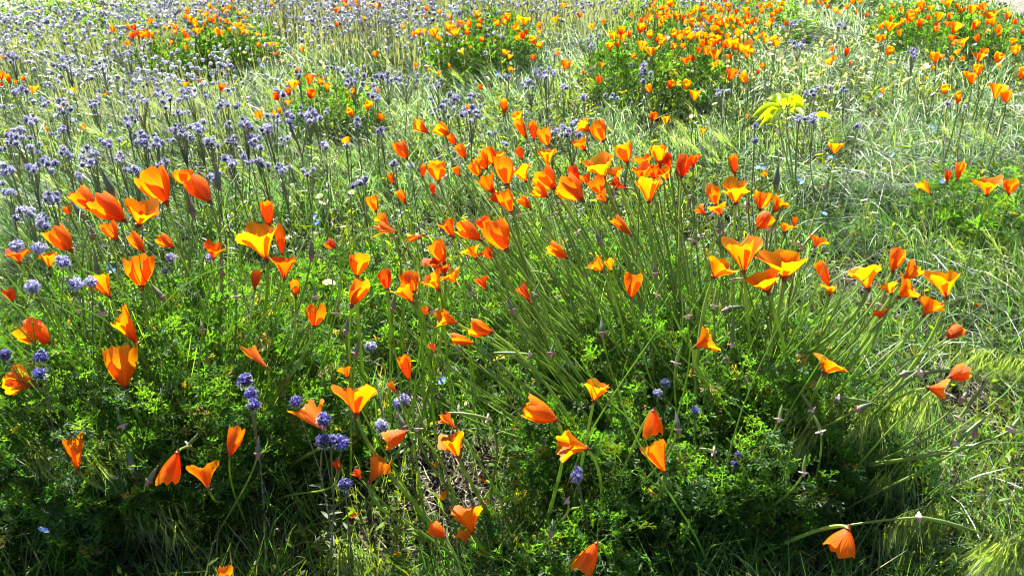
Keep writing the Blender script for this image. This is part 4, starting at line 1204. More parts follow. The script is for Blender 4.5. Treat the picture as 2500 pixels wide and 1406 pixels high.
grey = (r.random((N, nq, 1)) < 0.62)
cc = np.where(grey, np.array([0.78, 0.78, 0.80]), base_c)
cc = np.where(r.random((N, nq, 1)) < 0.2, np.array([0.07, 0.07, 0.12]), cc)
cc = np.repeat(cc[:, :, None, :], 4, 2).reshape(-1, 3)
mb.add(Vq.reshape(-1, 3), Fq, cc, 0)
B0 = np.column_stack([pts + r.normal(0, 0.02, pts.shape), gz(pts[:, 0], pts[:, 1])])
dv = C - B0
Ls = np.linalg.norm(dv, axis=1)
V, F = strips(B0, dv / Ls[:, None], np.tile([1.0, 0, 0], (N, 1)), Ls, np.full(N, 0.0022), np.zeros((N, 3)), 2)
mb.add(V, F, np.array([0.22, 0.25, 0.19]), 1)
tag(link("phacelia_drift", mb.mesh("phacelia_drift", [M_PHAC, M_STEM], smooth=False)), "pale mass of far phacelia heads among grasses", kind="stuff")

# ---------------------------------------------------------------- poppy foliage: ferny leaves
def poppy_leaf(r, lod=0):
    """Finely divided leaf, length 1 along +x, drooping a little. Quads."""
    Vs, Fs, n = [], [], 0

    def seg(p, q, w0, w1, up):
        nonlocal n
        d = norm(q - p)
        s = norm(np.cross(d, up))
        Vs.append(np.array([p - s * w0, p + s * w0, q + s * w1, q - s * w1]))
        Fs.append(np.array([[0, 1, 2, 3]]) + n)
        n += 4

    up = np.array([0, 0, 1.0])
    o = np.zeros(3)
    m = np.array([0.42, 0, 0.05])
    seg(o, m, .014, .012, up)
    for ang, ln in ((0, .58), (0.75, .46), (-0.75, .46)):
        d = np.array([math.cos(ang), math.sin(ang), r.uniform(-.35, .25)])
        e = m + d * ln * 0.5
        seg(m, e, .012, .012, up)
        for a2, l2 in ((0, .5), (.6, .42), (-.6, .42), (1.1, .28), (-1.1, .28))[:5 if lod < 2 else 3]:
            t = 0.0 if abs(a2) < 1 else -0.4
            s0 = e + d * ln * 0.5 * t
            d2 = np.array([math.cos(ang + a2), math.sin(ang + a2), d[2] + r.uniform(-.5, .5)])
            f = s0 + d2 * ln * l2
            k = r.uniform(.019, .029) * (1, 1.35, 1.9)[lod]
            seg(s0, f, k * .6, k, norm(up + r.normal(0, .5, 3)))
            if abs(a2) < 1 and lod == 0:
                for a3 in (.7, -.7):
                    d3 = np.array([math.cos(ang + a2 + a3), math.sin(ang + a2 + a3), d2[2] + r.uniform(-.4, .4)])
                    g0 = s0 + (f - s0) * .55
                    seg(g0, g0 + d3 * ln * .24, k * .6, k * .75, norm(up + r.normal(0, .5, 3)))
    return np.concatenate(Vs), np.concatenate(Fs)


LEAVES = [poppy_leaf(np.random.default_rng(q)) for q in range(6)]
LEAVES_LOD = [LEAVES] + [[poppy_leaf(np.random.default_rng(q), k) for q in range(5)] for k in (1, 2)]
LEAF_ME = [mk_mesh("leaf", V, F, M_LEAF, np.broadcast_to(np.array([0.06, 0.125, 0.028]), V.shape), smooth=False) for V, F in LEAVES]


def rot_frames(d, up, r):
    """(N,3,3) rows x=d, y, z."""
    y = norm(np.cross(up, d))
    z = np.cross(d, y)
    return np.stack([d, y, z], 1)


def scatter(protos, pos, M, size, colr, r):
    """Copies of the prototypes at pos with rows M and size. -> V, F, C"""
    Vo, Fo, Co, n = [], [], [], 0
    pick = r.integers(0, len(protos), len(pos))
    for k, (V, F) in enumerate(protos):
        s = np.where(pick == k)[0]
        if not len(s):
            continue
        W = np.einsum('va,nab->nvb', V, M[s]) * size[s][:, None, None] + pos[s][:, None]
        Vo.append(W.reshape(-1, 3))
        Fo.append((F[None] + (np.arange(len(s)) * len(V))[:, None, None]).reshape(-1, 4) + n)
        Co.append(np.repeat(colr[s], len(V), 0))
        n += len(s) * len(V)
    return np.concatenate(Vo), np.concatenate(Fo), np.concatenate(Co)


def mound(name, label, px, py, rx, ry, h, n, n_own, size, seed, dark=1.0, cat="poppy plant", lean=(0, 0), lod=2, stems=0, fan=None):
    """A bush of ferny leaves: the last n_own of the leaves nearest the eye are leaves of their own."""
    r = np.random.default_rng(seed)
    c = P(px, py, 0.0)
    a = r.uniform(0, 2 * math.pi, n)
    q = np.sqrt(r.random(n)) * (1 + 0.12 * np.sin(3 * a + seed) + 0.1 * np.sin(7 * a + 2 * seed))
    ux, uy = q * np.cos(a), q * np.sin(a)
    top = np.sqrt(np.clip(1.02 - np.minimum(q, 1) ** 4.0, 0, 1)) * (0.5 + 0.75 * smooth_noise(ux * rx, uy * ry, 0.14, seed))
    t = r.random(n) ** 0.55
    z = np.maximum(0.012, h * top * t)
    x, y = c[0] + rx * ux + lean[0] * z, c[1] + ry * uy + lean[1] * z
    pos = np.column_stack([x, y, z + gz(x, y)])
    out = np.column_stack([ux, uy, np.zeros(n)]) * 0.7
    d = norm(out + r.normal(0, 0.55, (n, 3)) + np.array([0, 0, 0.55]))
    up = norm(np.array([0, 0, 1.0]) + r.normal(0, 0.5, (n, 3)))
    M = rot_frames(d, up, r)
    s = size * r.uniform(0.7, 1.3, n)
    tint = np.array([0.038, 0.094, 0.027]) * dark * r.uniform(0.4, 1.6, (n, 1)) + np.array([0.02, 0.012, 0]) * (r.random((n, 1)) < 0.25)
    tint = np.where(r.random((n, 1)) < 0.03, np.array([0.20, 0.15, 0.06]), tint)
    root = empty(name, (c[0], c[1], float(gz(c[0], c[1]))))
    tag(root, label, cat, "leafy poppy bushes in the meadow")
    base = np.array(root.location)
    dist = np.linalg.norm(pos - np.array([0, 0, CAM_H]), axis=1) + 0.6 * (1 - t)
    order = np.argsort(dist)
    own = order[:n_own * 5:5] if n_own else order[:0]
    rest = np.setdiff1d(np.arange(n), own)
    V, F, C = scatter(LEAVES_LOD[lod], pos[rest], M[rest], s[rest], tint[rest], r)
    # leaf stalks rising from the crown of the plant
    ns = n // 6
    si = r.integers(0, n, ns)
    foot = np.column_stack([c[0] + (pos[si, 0] - c[0]) * 0.6, c[1] + (pos[si, 1] - c[1]) * 0.6, np.zeros(ns)])
    dv = pos[si] - foot
    ls = np.linalg.norm(dv, axis=1) + 1e-6
    V2, F2 = strips(foot, dv / ls[:, None], norm(np.cross(dv, r.normal(0, 1, (ns, 3)))), ls, np.full(ns, 0.0016), r.normal(0, 0.1, (ns, 3)), 3, tip=0.7)
    C2 = np.broadcast_to(np.array([0.075, 0.13, 0.03]), V2.shape)
    Vall = np.concatenate([V, V2])
    Fall = np.concatenate([F, F2 + len(V)])
    lv = link("leaves", mk_mesh("leaves", Vall - base, Fall, M_LEAF, np.concatenate([C, C2]), smooth=False), root)
    lv['kind'] = 'stuff'
    if stems:
        # flower stalks without flowers: the plant is full of them
        f = np.column_stack([c[0] + r.normal(0, rx * 0.38, stems), c[1] + r.normal(0, ry * 0.38, stems), np.zeros(stems)])
        f[:, 2] = gz(f[:, 0], f[:, 1])
        side_ = r.random(stems) < fan[2]
        d0 = np.where(side_[:, None], np.array(fan[0]), np.array(fan[1])) + r.normal(0, 0.16, (stems, 3))
        d0 = d0 + np.column_stack([(f[:, :2] - c[:2]) * 0.8, np.zeros(stems)])
        d0[:, 1] = np.maximum(d0[:, 1], 0.0)
        d0 = norm(d0)
        mbs = MB()
        for k in range(stems):
            ln = h * r.uniform(1.1, 2.3)
            e = f[k] + d0[k] * ln
            e[2] = min(e[2], 0.40)
            pt = bez(f[k], f[k] + np.array([0, 0, ln * 0.25]) + d0[k] * ln * 0.15, f[k] + d0[k] * ln * 0.7 + r.normal(0, ln * 0.07, 3), e + r.normal(0, ln * 0.05, 3), 9)
            Vt, Ft = tube(pt, np.linspace(0.0018, 0.0010, 9), 4)
            mbs.add(Vt, Ft, np.array([0.17, 0.29, 0.035]) * r.uniform(0.6, 1.5), 0)
        link("stems", mbs.mesh("stems", [M_STEM], off=base), root)['kind'] = 'stuff'
    from mathutils import Matrix
    for k in own:
        o = link("leaf", LEAF_ME[int(r.integers(0, 6))], root)
        m = Matrix(((*(M[k].T[0] * s[k]), pos[k][0] - base[0]), (*(M[k].T[1] * s[k]), pos[k][1] - base[1]), (*(M[k].T[2] * s[k]), pos[k][2] - base[2]), (0, 0, 0, 1)))
        o.matrix_basis = m
    return root



FAN_M = ((-0.62, 0.45, 0.75), (0.45, 0.35, 0.8), 0.66)
FAN_L = ((-0.22, 0.10, 0.95), (0.16, 0.18, 0.95), 0.6)
mound("poppy_bush", "dense ferny poppy bush in the left front, dark at its foot", 400, 1095, 0.36, 0.30, 0.255, 6400, 90, 0.041, 1, lod=0, stems=70, fan=FAN_L)
mound("poppy_bush", "broad ferny poppy bush in the front right with fanned out stems", 1690, 1095, 0.33, 0.29, 0.200, 6400, 110, 0.040, 2, lod=0, stems=190, fan=FAN_M)
mound("poppy_bush", "low ferny leaves behind the front right bush under the central drift", 1480, 800, 0.40, 0.34, 0.13, 2800, 0, 0.040, 3, lod=1, stems=100, fan=FAN_M)
mound("poppy_bush", "ferny leaves at the front edge below the bare soil, bottom middle", 1430, 1345, 0.16, 0.13, 0.11, 900, 20, 0.04, 4, lod=0)
mound("poppy_bush", "low bright ferny leaves between the left clump and the soil gap", 760, 830, 0.26, 0.24, 0.13, 1300, 0, 0.045, 5, lod=1)
mound("poppy_bush", "small green bush at the back left with violet heads in front", 580, 155, 0.16, 0.24, 0.18, 900, 0, 0.05, 6)
mound("poppy_bush", "dark rounded bush under the far middle row of poppies", 1180, 165, 0.25, 0.30, 0.18, 1300, 0, 0.05, 7, stems=40, fan=FAN_L)
mound("poppy_bush", "tall green bush in front of the great orange drift", 1600, 225, 0.30, 0.36, 0.17, 1300, 0, 0.05, 8, stems=90, fan=FAN_L)
mound("poppy_bush", "dark green bush full of poppies beside the dirt path", 2310, 120, 0.36, 0.36, 0.16, 1300, 0, 0.055, 9, stems=60, fan=FAN_L)
mound("poppy_bush", "dark bush at the very back left of the path", 2010, 5, 0.24, 0.3, 0.22, 800, 0, 0.06, 10)
mound("poppy_bush", "green tuft behind the great orange drift of poppies", 1740, 85, 0.5, 0.4, 0.13, 1000, 0, 0.055, 11)
mound("poppy_bush", "low dull green bush far left beyond the violet drift", 150, 118, 0.5, 0.35, 0.14, 900, 0, 0.06, 12)
mound("poppy_bush", "dense green leaves behind the silver grass on the right", 2420, 560, 0.20, 0.2, 0.12, 700, 0, 0.045, 13, lod=1)
mound("poppy_bush", "bright green bush in the left drift below the small back bush", 480, 180, 0.24, 0.2, 0.13, 700, 0, 0.05, 14)
mound("poppy_bush", "dark leafy poppy tuft behind the violet heads left of the drift", 830, 300, 0.16, 0.16, 0.13, 450, 0, 0.045, 15)

# ---------------------------------------------------------------- meadow floor: grasses, herbs, litter (uncountable)
def wmin(x, y, k=0.8):
    """A blade is at least about this wide where it stands farther off."""
    return k * np.hypot(y * CP + CAM_H * SP, 0) / 803.0


def lod_dens(x, y):
    d = y * CP + CAM_H * SP
    return np.clip((1.15 / d) ** 1.35, 0, 1)


SILVER = [(2250,480,330,190,1.0),(2480,420,260,160,1.0),(1960,80,150,55,1.0),(2100,150,160,60,0.7),(1400,50,200,55,1.0),(1150,20,220,50,0.9),(820,40,330,60,1.0),(450,60,200,50,0.8),(2000,430,160,60,0.5),(2350,760,200,100,0.55),(1060,120,200,60,0.6),
          (2150,1090,160,90,0.7),(2440,1380,120,60,0.9),(2400,1150,140,90,0.35),(300,560,260,90,0.35),(60,560,150,120,0.5),(400,330,400,110,0.4),(250,180,300,60,0.6),(1250,480,200,40,0.25),(1300,110,250,60,0.6)]
STRAWY = [(150,50,250,50,0.8),(1700,330,110,35,0.5),(60,150,200,50,0.5),(380,60,250,50,0.6)]
BUSHY = [(430,1110,430,250,0.9),(1720,1110,430,260,0.9),(1480,800,300,170,0.6)]


def base_z(p):
    return gz(p[:, 0], p[:, 1]) - 0.004


r = np.random.default_rng(31)
# green grass
N = 85000
pts = sample(N, lambda x, y: lod_dens(x, y) * in_view(x, y) * (1 - blob(x, y, BARE) * 0.97) * (1 - 0.75 * blob(x, y, SILVER)) * (1 - 0.6 * blob(x, y, BUSHY)) * ~on_path(x, y), r=r)
N = len(pts)
x, y = pts[:, 0], pts[:, 1]
tall = 0.45 + 0.9 * smooth_noise(x, y, 0.5, 5)
L = r.uniform(0.05, 0.125, N) * tall
az = r.normal(2.2, 1.3, N)
tilt_ = np.abs(r.normal(0.25, 0.22, N))
d = np.stack([np.cos(az) * np.sin(tilt_), np.sin(az) * np.sin(tilt_), np.cos(tilt_)], -1)
bd = np.stack([np.cos(az + r.normal(0, .5, N)), np.sin(az), -0.35 * np.ones(N)], -1) * r.uniform(0.1, 0.75, (N, 1))
sa = r.uniform(0, 6.28, N)
side = np.stack([np.cos(sa), np.sin(sa), np.zeros(N)], -1)
W = np.maximum(r.uniform(0.0014, 0.0034, N), wmin(x, y, 1.15))
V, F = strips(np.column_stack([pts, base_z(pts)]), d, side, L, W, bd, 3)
st = blob(x, y, STRAWY)
cg = np.array([0.075, 0.155, 0.030]) * r.uniform(0.35, 1.75, (N, 1)) * np.array([1, 1, 1])
cg = cg + np.array([0.03, 0.018, 0]) * (smooth_noise(x, y, 0.7, 8)[:, None])
cg = np.where((r.random(N) < 0.06 + 0.6 * st)[:, None], np.array([0.32, 0.27, 0.15]) * r.uniform(0.6, 1.2, (N, 1)), cg)
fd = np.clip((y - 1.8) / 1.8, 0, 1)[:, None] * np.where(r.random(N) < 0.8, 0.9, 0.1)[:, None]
cg = cg * (1 - fd) + np.array([0.36, 0.40, 0.42]) * r.uniform(0.4, 1.5, (N, 1)) * fd  # far blades turn pale silver; a haze-like veil of light is painted in too
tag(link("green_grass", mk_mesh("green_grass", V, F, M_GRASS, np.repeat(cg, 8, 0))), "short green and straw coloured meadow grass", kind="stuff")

# silver grass: fine awned blades combed over to the left by the wind
N = 34000
pts = sample(N, lambda x, y: lod_dens(x, y) ** 0.8 * in_view(x, y) * np.clip(blob(x, y, SILVER) + 0.03, 0, 1) * np.clip((y - 0.75 + 0.5 * (x > 0.3)) / 0.3, 0, 1) * (1 - blob(x, y, BARE) * 0.6) * ~on_path(x, y), r=r)
N = len(pts)
x, y = pts[:, 0], pts[:, 1]
L = r.uniform(0.08, 0.20, N) * (0.6 + 0.6 * smooth_noise(x, y, 0.45, 15))
flow = np.where(x < 0.05 * y, 3.0, 4.15) + 0.9 * (smooth_noise(x, y, 0.8, 16) - 0.5) + r.normal(0, 0.50, N)
tl = 0.35 + 0.5 * smooth_noise(x, y, 0.25, 17)
d = np.stack([np.cos(flow) * tl * 0.7, np.sin(flow) * tl * 0.7, np.full(N, 0.85)], -1) + r.normal(0, 0.12, (N, 3))
bd = np.stack([np.cos(flow), np.sin(flow), np.full(N, -0.80)], -1) * (r.uniform(0.35, 0.95, (N, 1)) * np.where(x < 0.05 * y, 0.5, 1.0)[:, None])
sa = r.uniform(0, 6.28, N)
side = norm(np.stack([np.cos(sa), np.sin(sa), r.normal(0, .5, N)], -1))
W = np.maximum(r.uniform(0.0008, 0.0017, N), wmin(x, y, 0.8))
V, F = strips(np.column_stack([pts, base_z(pts)]), norm(d), side, L, W, bd, 4)
cs = np.array([0.40, 0.44, 0.41]) * r.uniform(0.35, 1.6, (N, 1))
green = (r.random(N) < np.where(y < 2.2, 0.75, 0.45))[:, None]
cs = np.where(green, np.array([0.085, 0.19, 0.045]) * r.uniform(0.4, 1.6, (N, 1)), cs)
tag(link("silver_grass", mk_mesh("silver_grass", V, F, M_SILVER, np.repeat(cs, 10, 0))), "silvery awned grass combed over by the wind", kind="stuff")

# low herbs: small bright leaves on short stalks
NS = 13000
pts = sample(NS, lambda x, y: lod_dens(x, y) * in_view(x, y) * (1 - blob(x, y, BARE) * 0.88) * (1 - 0.6 * blob(x, y, SILVER)) * (1 - 0.5 * blob(x, y, BUSHY)) * ~on_path(x, y), r=r)
NS = len(pts)
per = 8
hs = r.uniform(0.03, 0.11, NS) * (0.5 + 0.8 * smooth_noise(pts[:, 0], pts[:, 1], 0.4, 25))
lean = r.normal(0, 0.3, (NS, 2))
t = r.random((NS, per))
px_ = pts[:, None, :] + lean[:, None, :] * (hs[:, None, None] * t[..., None])
pz = hs[:, None] * t + gz(pts[:, 0], pts[:, 1])[:, None]
B0 = np.concatenate([px_, pz[..., None]], -1).reshape(-1, 3)
n = len(B0)
a = r.uniform(0, 6.28, n)
el = r.normal(0.45, 0.45, n)
d = np.stack([np.cos(a) * np.cos(el), np.sin(a) * np.cos(el), np.sin(el)], -1)
side = norm(np.cross(d, norm(np.array([0, 0, 1.0]) + r.normal(0, .5, (n, 3)))))
sc_ = np.repeat(np.clip((pts[:, 1] * CP + CAM_H * SP) / 1.4, 0.85, 2.6) ** 0.5, per)
V, F = strips(B0, d, side, r.uniform(0.010, 0.028, n) * sc_, r.uniform(0.0028, 0.0062, n) * sc_, np.column_stack([np.zeros((n, 2)), np.full(n, -0.3)]), 2)
ch = np.array([0.095, 0.160, 0.020]) * r.uniform(0.35, 1.6, (n, 1)) + np.array([0.05, 0.03, 0]) * (r.random((n, 1)) < 0.25)
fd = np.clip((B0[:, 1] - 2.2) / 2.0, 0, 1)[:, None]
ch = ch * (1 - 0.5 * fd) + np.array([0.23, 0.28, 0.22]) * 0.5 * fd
ds = np.stack([lean[:, 0], lean[:, 1], np.ones(NS)], -1)
V2, F2 = strips(np.column_stack([pts, base_z(pts)]), ds, np.tile([1.0, 0, 0], (NS, 1)), hs, np.maximum(0.0011, wmin(pts[:, 0], pts[:, 1], 0.5)), np.zeros((NS, 3)), 1, tip=0.8)
c2 = np.broadcast_to(np.array([0.10, 0.14, 0.03]), V2.shape)
tag(link("meadow_herbs", mk_mesh("meadow_herbs", np.concatenate([V, V2]), np.concatenate([F, F2 + len(V)]), M_HERB, np.concatenate([np.repeat(ch, 6, 0), c2]))), "bright small leaved herbs covering the meadow floor", kind="stuff")

# litter on the soil
N = 16000
pts = sample(N, lambda x, y: lod_dens(x, y) * in_view(x, y) * np.clip(0.10 + blob(x, y, BARE) ** 1.5, 0, 1) * ~on_path(x, y), y1=5.0, r=r)
N = len(pts)
a = r.uniform(0, 6.28, N)
d = np.stack([np.cos(a), np.sin(a), r.normal(0.12, 0.18, N)], -1)
side = np.stack([-np.sin(a), np.cos(a), r.normal(0, .5, N)], -1)
B0 = np.column_stack([pts, gz(pts[:, 0], pts[:, 1]) + r.uniform(0.001, 0.008, N)])
V, F = strips(B0, d, side, r.uniform(0.012, 0.06, N), r.uniform(0.0008, 0.0024, N), r.normal(0, 0.15, (N, 3)) * np.array([1, 1, 0.2]), 2)
cl = np.array([0.27, 0.225, 0.16]) * r.uniform(0.35, 1.5, (N, 1))
tag(link("dry_litter", mk_mesh("dry_litter", V, F, M_STRAW, np.repeat(cl, 6, 0))), "dry stalks and bits lying on the bare soil", kind="stuff")

# clods and small stones
N = 2600
pts = sample(N, lambda x, y: lod_dens(x, y) * in_view(x, y) * np.clip(0.08 + blob(x, y, BARE), 0, 1), y1=4.0, r=r)
N = len(pts)
oc = np.array([[1, 0, 0], [-1, 0, 0], [0, 1, 0], [0, -1, 0], [0, 0, 1], [0, 0, -1.0]])
of = np.array([[0, 2, 4], [2, 1, 4], [1, 3, 4], [3, 0, 4], [2, 0, 5], [1, 2, 5], [3, 1, 5], [0, 3, 5]])
Vc = oc[None] * r.uniform(0.0025, 0.009, (N, 1, 1)) * r.uniform(0.6, 1.3, (N, 6, 1)) + np.column_stack([pts, gz(pts[:, 0], pts[:, 1]) + 0.002])[:, None]
Fc = (of[None] + (np.arange(N) * 6)[:, None, None]).reshape(-1, 3)
tag(link("clods", mk_mesh("clods", Vc.reshape(-1, 3), Fc, M_SOIL, np.broadcast_to(np.repeat(r.uniform(0.7, 2.2, (N, 1)), 6, 0), (N * 6, 3)), smooth=False)), "small clods and stones on the bare soil", kind="stuff")

# yellow specks of far flowers at the upper left
N = 420
pts = sample(N, lambda x, y: np.clip(blob(x, y, [(200,70,110,45,0.5),(130,60,120,30,0.3),(1850,175,260,70,0.35),(700,160,250,50,0.12)]), 0, 1) * ~on_path(x, y), y0=1.8, y1=7, r=r)
N = len(pts)
C = np.column_stack([pts, r.uniform(0.08, 0.16, N)])
D = norm(r.normal(0, 1, (N, 3, 3)) + np.array([0, -.4, 1.2]))
S = norm(np.cross(D, r.normal(0, 1, (N, 3, 3))))
T = np.cross(D, S)
w = r.uniform(0.005, 0.009, (N, 3, 1))
Vq = np.stack([C[:, None] - S * w, C[:, None] + T * w, C[:, None] + S * w, C[:, None] - T * w], 2) + r.normal(0, 0.003, (N, 3, 1, 3))
tag(link("yellow_flowers", mk_mesh("yellow_flowers", Vq.reshape(-1, 3), np.arange(N * 12).reshape(-1, 4), M_PHAC, np.broadcast_to(np.array([0.74, 0.66, 0.24]), (N * 12, 3)))), "yellow specks of far meadow flowers", kind="stuff")

# ---------------------------------------------------------------- single plants and small flowers
# the lime leaved plant
def lime_plant():
    top = P(1925, 262, 0.26)
    foot = np.array([top[0] + 0.03, top[1] - 0.10, 0.0])
    foot[2] = gz(foot[0], foot[1]) - 0.005
    root = empty("broad_leaved_plant", foot)
    tag(root, "lime green broad leaved plant standing above the herbs", "plant")
    USED[root['label']] = 1
    for k, (dx, dy) in enumerate(((0, 0), (0.035, -0.02), (-0.015, 0.02))):
        e = top + np.array([dx, dy, -0.012 * k])
        pts = bez(foot, foot + np.array([0, 0, 0.10]), e - np.array([0.01, 0, 0.06]), e, 9)
        V, F = tube(pts, np.linspace(0.0028, 0.0016, 9), 6)
        link("stem", mk_mesh("stem", V - foot, F, M_STEM, np.broadcast_to(np.array([0.22, 0.28, 0.14]), V.shape)), root)
    r = np.random.default_rng(5)
    spec = [((1905,262),(1836,280),.020),((1900,258),(1872,236),.017),((1915,255),(1918,224),.017),((1925,255),(1965,240),.020),((1930,262),(1968,262),.018),((1915,262),(1905,240),.016),((1930,270),(1962,280),.014),((1890,290),(1856,300),.013),((1985,290),(2030,284),.013),((1900,270),(1850,288),.014),((1908,258),(1890,226),.012),((1922,258),(1944,228),.012),((1935,268),(1966,250),.012),((1912,268),(1880,296),.011),((1928,272),(1950,300),.011)]
    for (a, b), (c, d_), wd in spec:
        p0, p1 = P(a, b, 0.255), P(c, d_, 0.27 + r.uniform(-0.01, 0.015))
        dv = p1 - p0
        ln = np.linalg.norm(dv)
        dv = dv / ln
        sd_ = norm(np.cross(dv, norm(np.array([0, -1.0, 0.45]) + r.normal(0, .2, 3))))
        nn = np.cross(sd_, dv)
        t = np.linspace(0, 1, 8)
        w = 0.60 * wd * np.sin(np.pi * np.clip(0.06 + 0.94 * t, 0, 1)) ** 0.8 + 0.0006
        cen = p0 + dv * ln * t[:, None] + np.array([0, 0, 1]) * (0.012 * np.sin(t * 3.0) - 0.010 * t ** 2)[:, None]
        V = np.stack([cen - sd_ * w[:, None] + nn * (w * .35)[:, None], cen, cen + sd_ * w[:, None] + nn * (w * .35)[:, None]], 1).reshape(-1, 3)
        i = np.arange(7)
        F = np.concatenate([np.stack([3 * i + q, 3 * i + q + 1, 3 * i + q + 4, 3 * i + q + 3], -1) for q in (0, 1)])
        link("leaf", mk_mesh("leaf", V - foot, F, M_LIME, np.broadcast_to(np.array([0.27, 0.37, 0.015]) * r.uniform(.85, 1.15), V.shape)), root)


lime_plant()

# barley ears
def barley_mesh(r):
    mb = MB()
    h = 0.20
    top = np.array([-0.025, 0.01, h])
    pts = bez(np.zeros(3), np.array([0, 0, h * .5]), np.array([-0.01, 0, h * .85]), top, 7)
    V, F = tube(pts, np.linspace(0.0010, 0.0008, 7), 4)
    st = mk_mesh("stem", V, F, M_GRASS, np.broadcast_to(np.array([0.15, 0.19, 0.06]), V.shape))
    ax_ = norm(top - pts[-2] + np.array([-0.01, 0, 0]))
    mb = MB()
    a, b, n = frame(ax_)
    ln = 0.055
    for k in range(22):
        t = k / 22
        an = k * 2.4
        c = top + ax_ * ln * t
        o = math.cos(an) * a + math.sin(an) * b
        d = norm(ax_ + o * 0.30)
        s = norm(np.cross(d, o + r.normal(0, .2, 3)))
        V, F = strips(c[None], d[None], s[None], np.array([0.014]), np.array([0.0034]), np.zeros((1, 3)), 2)
        mb.add(V, F, np.array([0.20, 0.25, 0.07]) * r.uniform(.8, 1.2), 0)
        V, F = strips((c + d * 0.010)[None], norm(ax_ + o * 0.42)[None], s[None], np.array([0.040 * r.uniform(.7, 1.2)]), np.array([0.0007]), np.zeros((1, 3)), 1)
        mb.add(V, F, np.array([0.42, 0.42, 0.22]) * r.uniform(.8, 1.2), 0)
    return st, mb.mesh("ear", [M_GRASS], smooth=False)


BARLEY = [barley_mesh(np.random.default_rng(q)) for q in range(5)]
BAR_SPOTS = [(1640,360),(1655,330),(1668,345),(1680,320),(1698,335),(1710,350),(1720,330),(1740,345),(1760,330),(1780,350),(1800,340),(1630,340),(1655,300),(1690,300),(400,265),(420,280),(440,250),(455,275),(475,290),(500,270),(520,285),(300,345),(320,400),(310,425),
             (250,380),(270,350),(45,430),(60,460),(150,480),(180,470),(540,320),(560,300),(700,340),(760,440),(740,430),(790,430),(850,380),(2300,310),(2320,330),(2390,320),(2420,345),(2450,330),(1180,290),(1210,300),(1110,170),(1130,180),(1095,190),(1150,200),(960,500),(1000,430),
             (20,510),(35,560),(130,440),(290,440),(640,470),(860,395),(1700,290),(2480,620),(2420,630),(2350,600)]
for q, (px, py) in enumerate(BAR_SPOTS):
    r = np.random.default_rng(4000 + q)
    p = P(px, py, 0.20)
    f = np.array([p[0] + 0.04, p[1] - 0.02])
    root = empty("barley_stalk", (f[0], f[1], float(gz(f[0], f[1])) - 0.004))
    root.rotation_euler = (r.uniform(-.1, .1), r.uniform(-.2, .1), r.uniform(-0.8, 0.8))
    k = r.uniform(0.75, 1.05)
    root.scale = (k, k, k)
    st, ear = BARLEY[q % 5]
    link("stem", st, root)
    link("ear", ear, root)
    tag(root, unique("green bristly barley ear {}", px, py, "bar"), "barley", "wild barley ears in the meadow")

# small cream and blue flowers
def disc_flower(r, n, col, cen, R):
    mb = MB()
    for k in range(n):
        a = k * 2 * math.pi / n
        e = np.array([math.cos(a), math.sin(a), 0.25])
        s = np.array([-math.sin(a), math.cos(a), 0])
        w = R * 2.4 / n
        mb.add(np.array([e * R * .15 - s * w * .4, e * R * .15 + s * w * .4, e * R * .75 + s * w, e * R + s * w * .5, e * R - s * w * .5, e * R * .75 - s * w]), np.array([[0, 1, 2, 5], [5, 2, 3, 4]]), np.array(col) * r.uniform(.85, 1.1), 0)
    V, F = lathe([(0, R * .3), (R * .18, R * .26), (R * .26, R * .04)], np.array([0, 0, 1.0]), np.zeros(3), 7)
    mb.add(V, F, np.array(cen), 0)
    return mb.mesh("petals", [M_PHAC], smooth=False)


V, F = tube(bez(np.array([0.01, -0.01, -0.14]), np.array([0.01, -0.01, -0.08]), np.array([0, 0, -0.04]), np.zeros(3), 6), 0.0008, 4)
FSTEM = mk_mesh("stem", V, F, M_STEM, np.broadcast_to(np.array([0.10, 0.15, 0.04]), V.shape))
DAISY = [disc_flower(np.random.default_rng(q), 9, (0.80, 0.78, 0.42), (0.72, 0.60, 0.08), 0.0095) for q in range(3)]
WHITE = [disc_flower(np.random.default_rng(q), 9, (0.80, 0.80, 0.70), (0.75, 0.62, 0.08), 0.0095) for q in range(3)]
BLUE = [disc_flower(np.random.default_rng(q), 5, (0.20, 0.36, 0.85), (0.6, 0.65, 0.8), 0.0085) for q in range(3)]


def small_flower(name, me, px, py, z, label, cat, group, r, k=1.0):
    p = P(px, py, z)
    root = empty(name, p)
    root.scale = (k, k, z / 0.135)
    tag(root, label, cat, group)
    link("stem", FSTEM, root)
    o = link("petals", me, root)
    o.scale = (1, 1, 0.135 / z)
    o.rotation_euler = (r.uniform(-.4, .9), r.uniform(-.5, .5), r.uniform(0, 6))


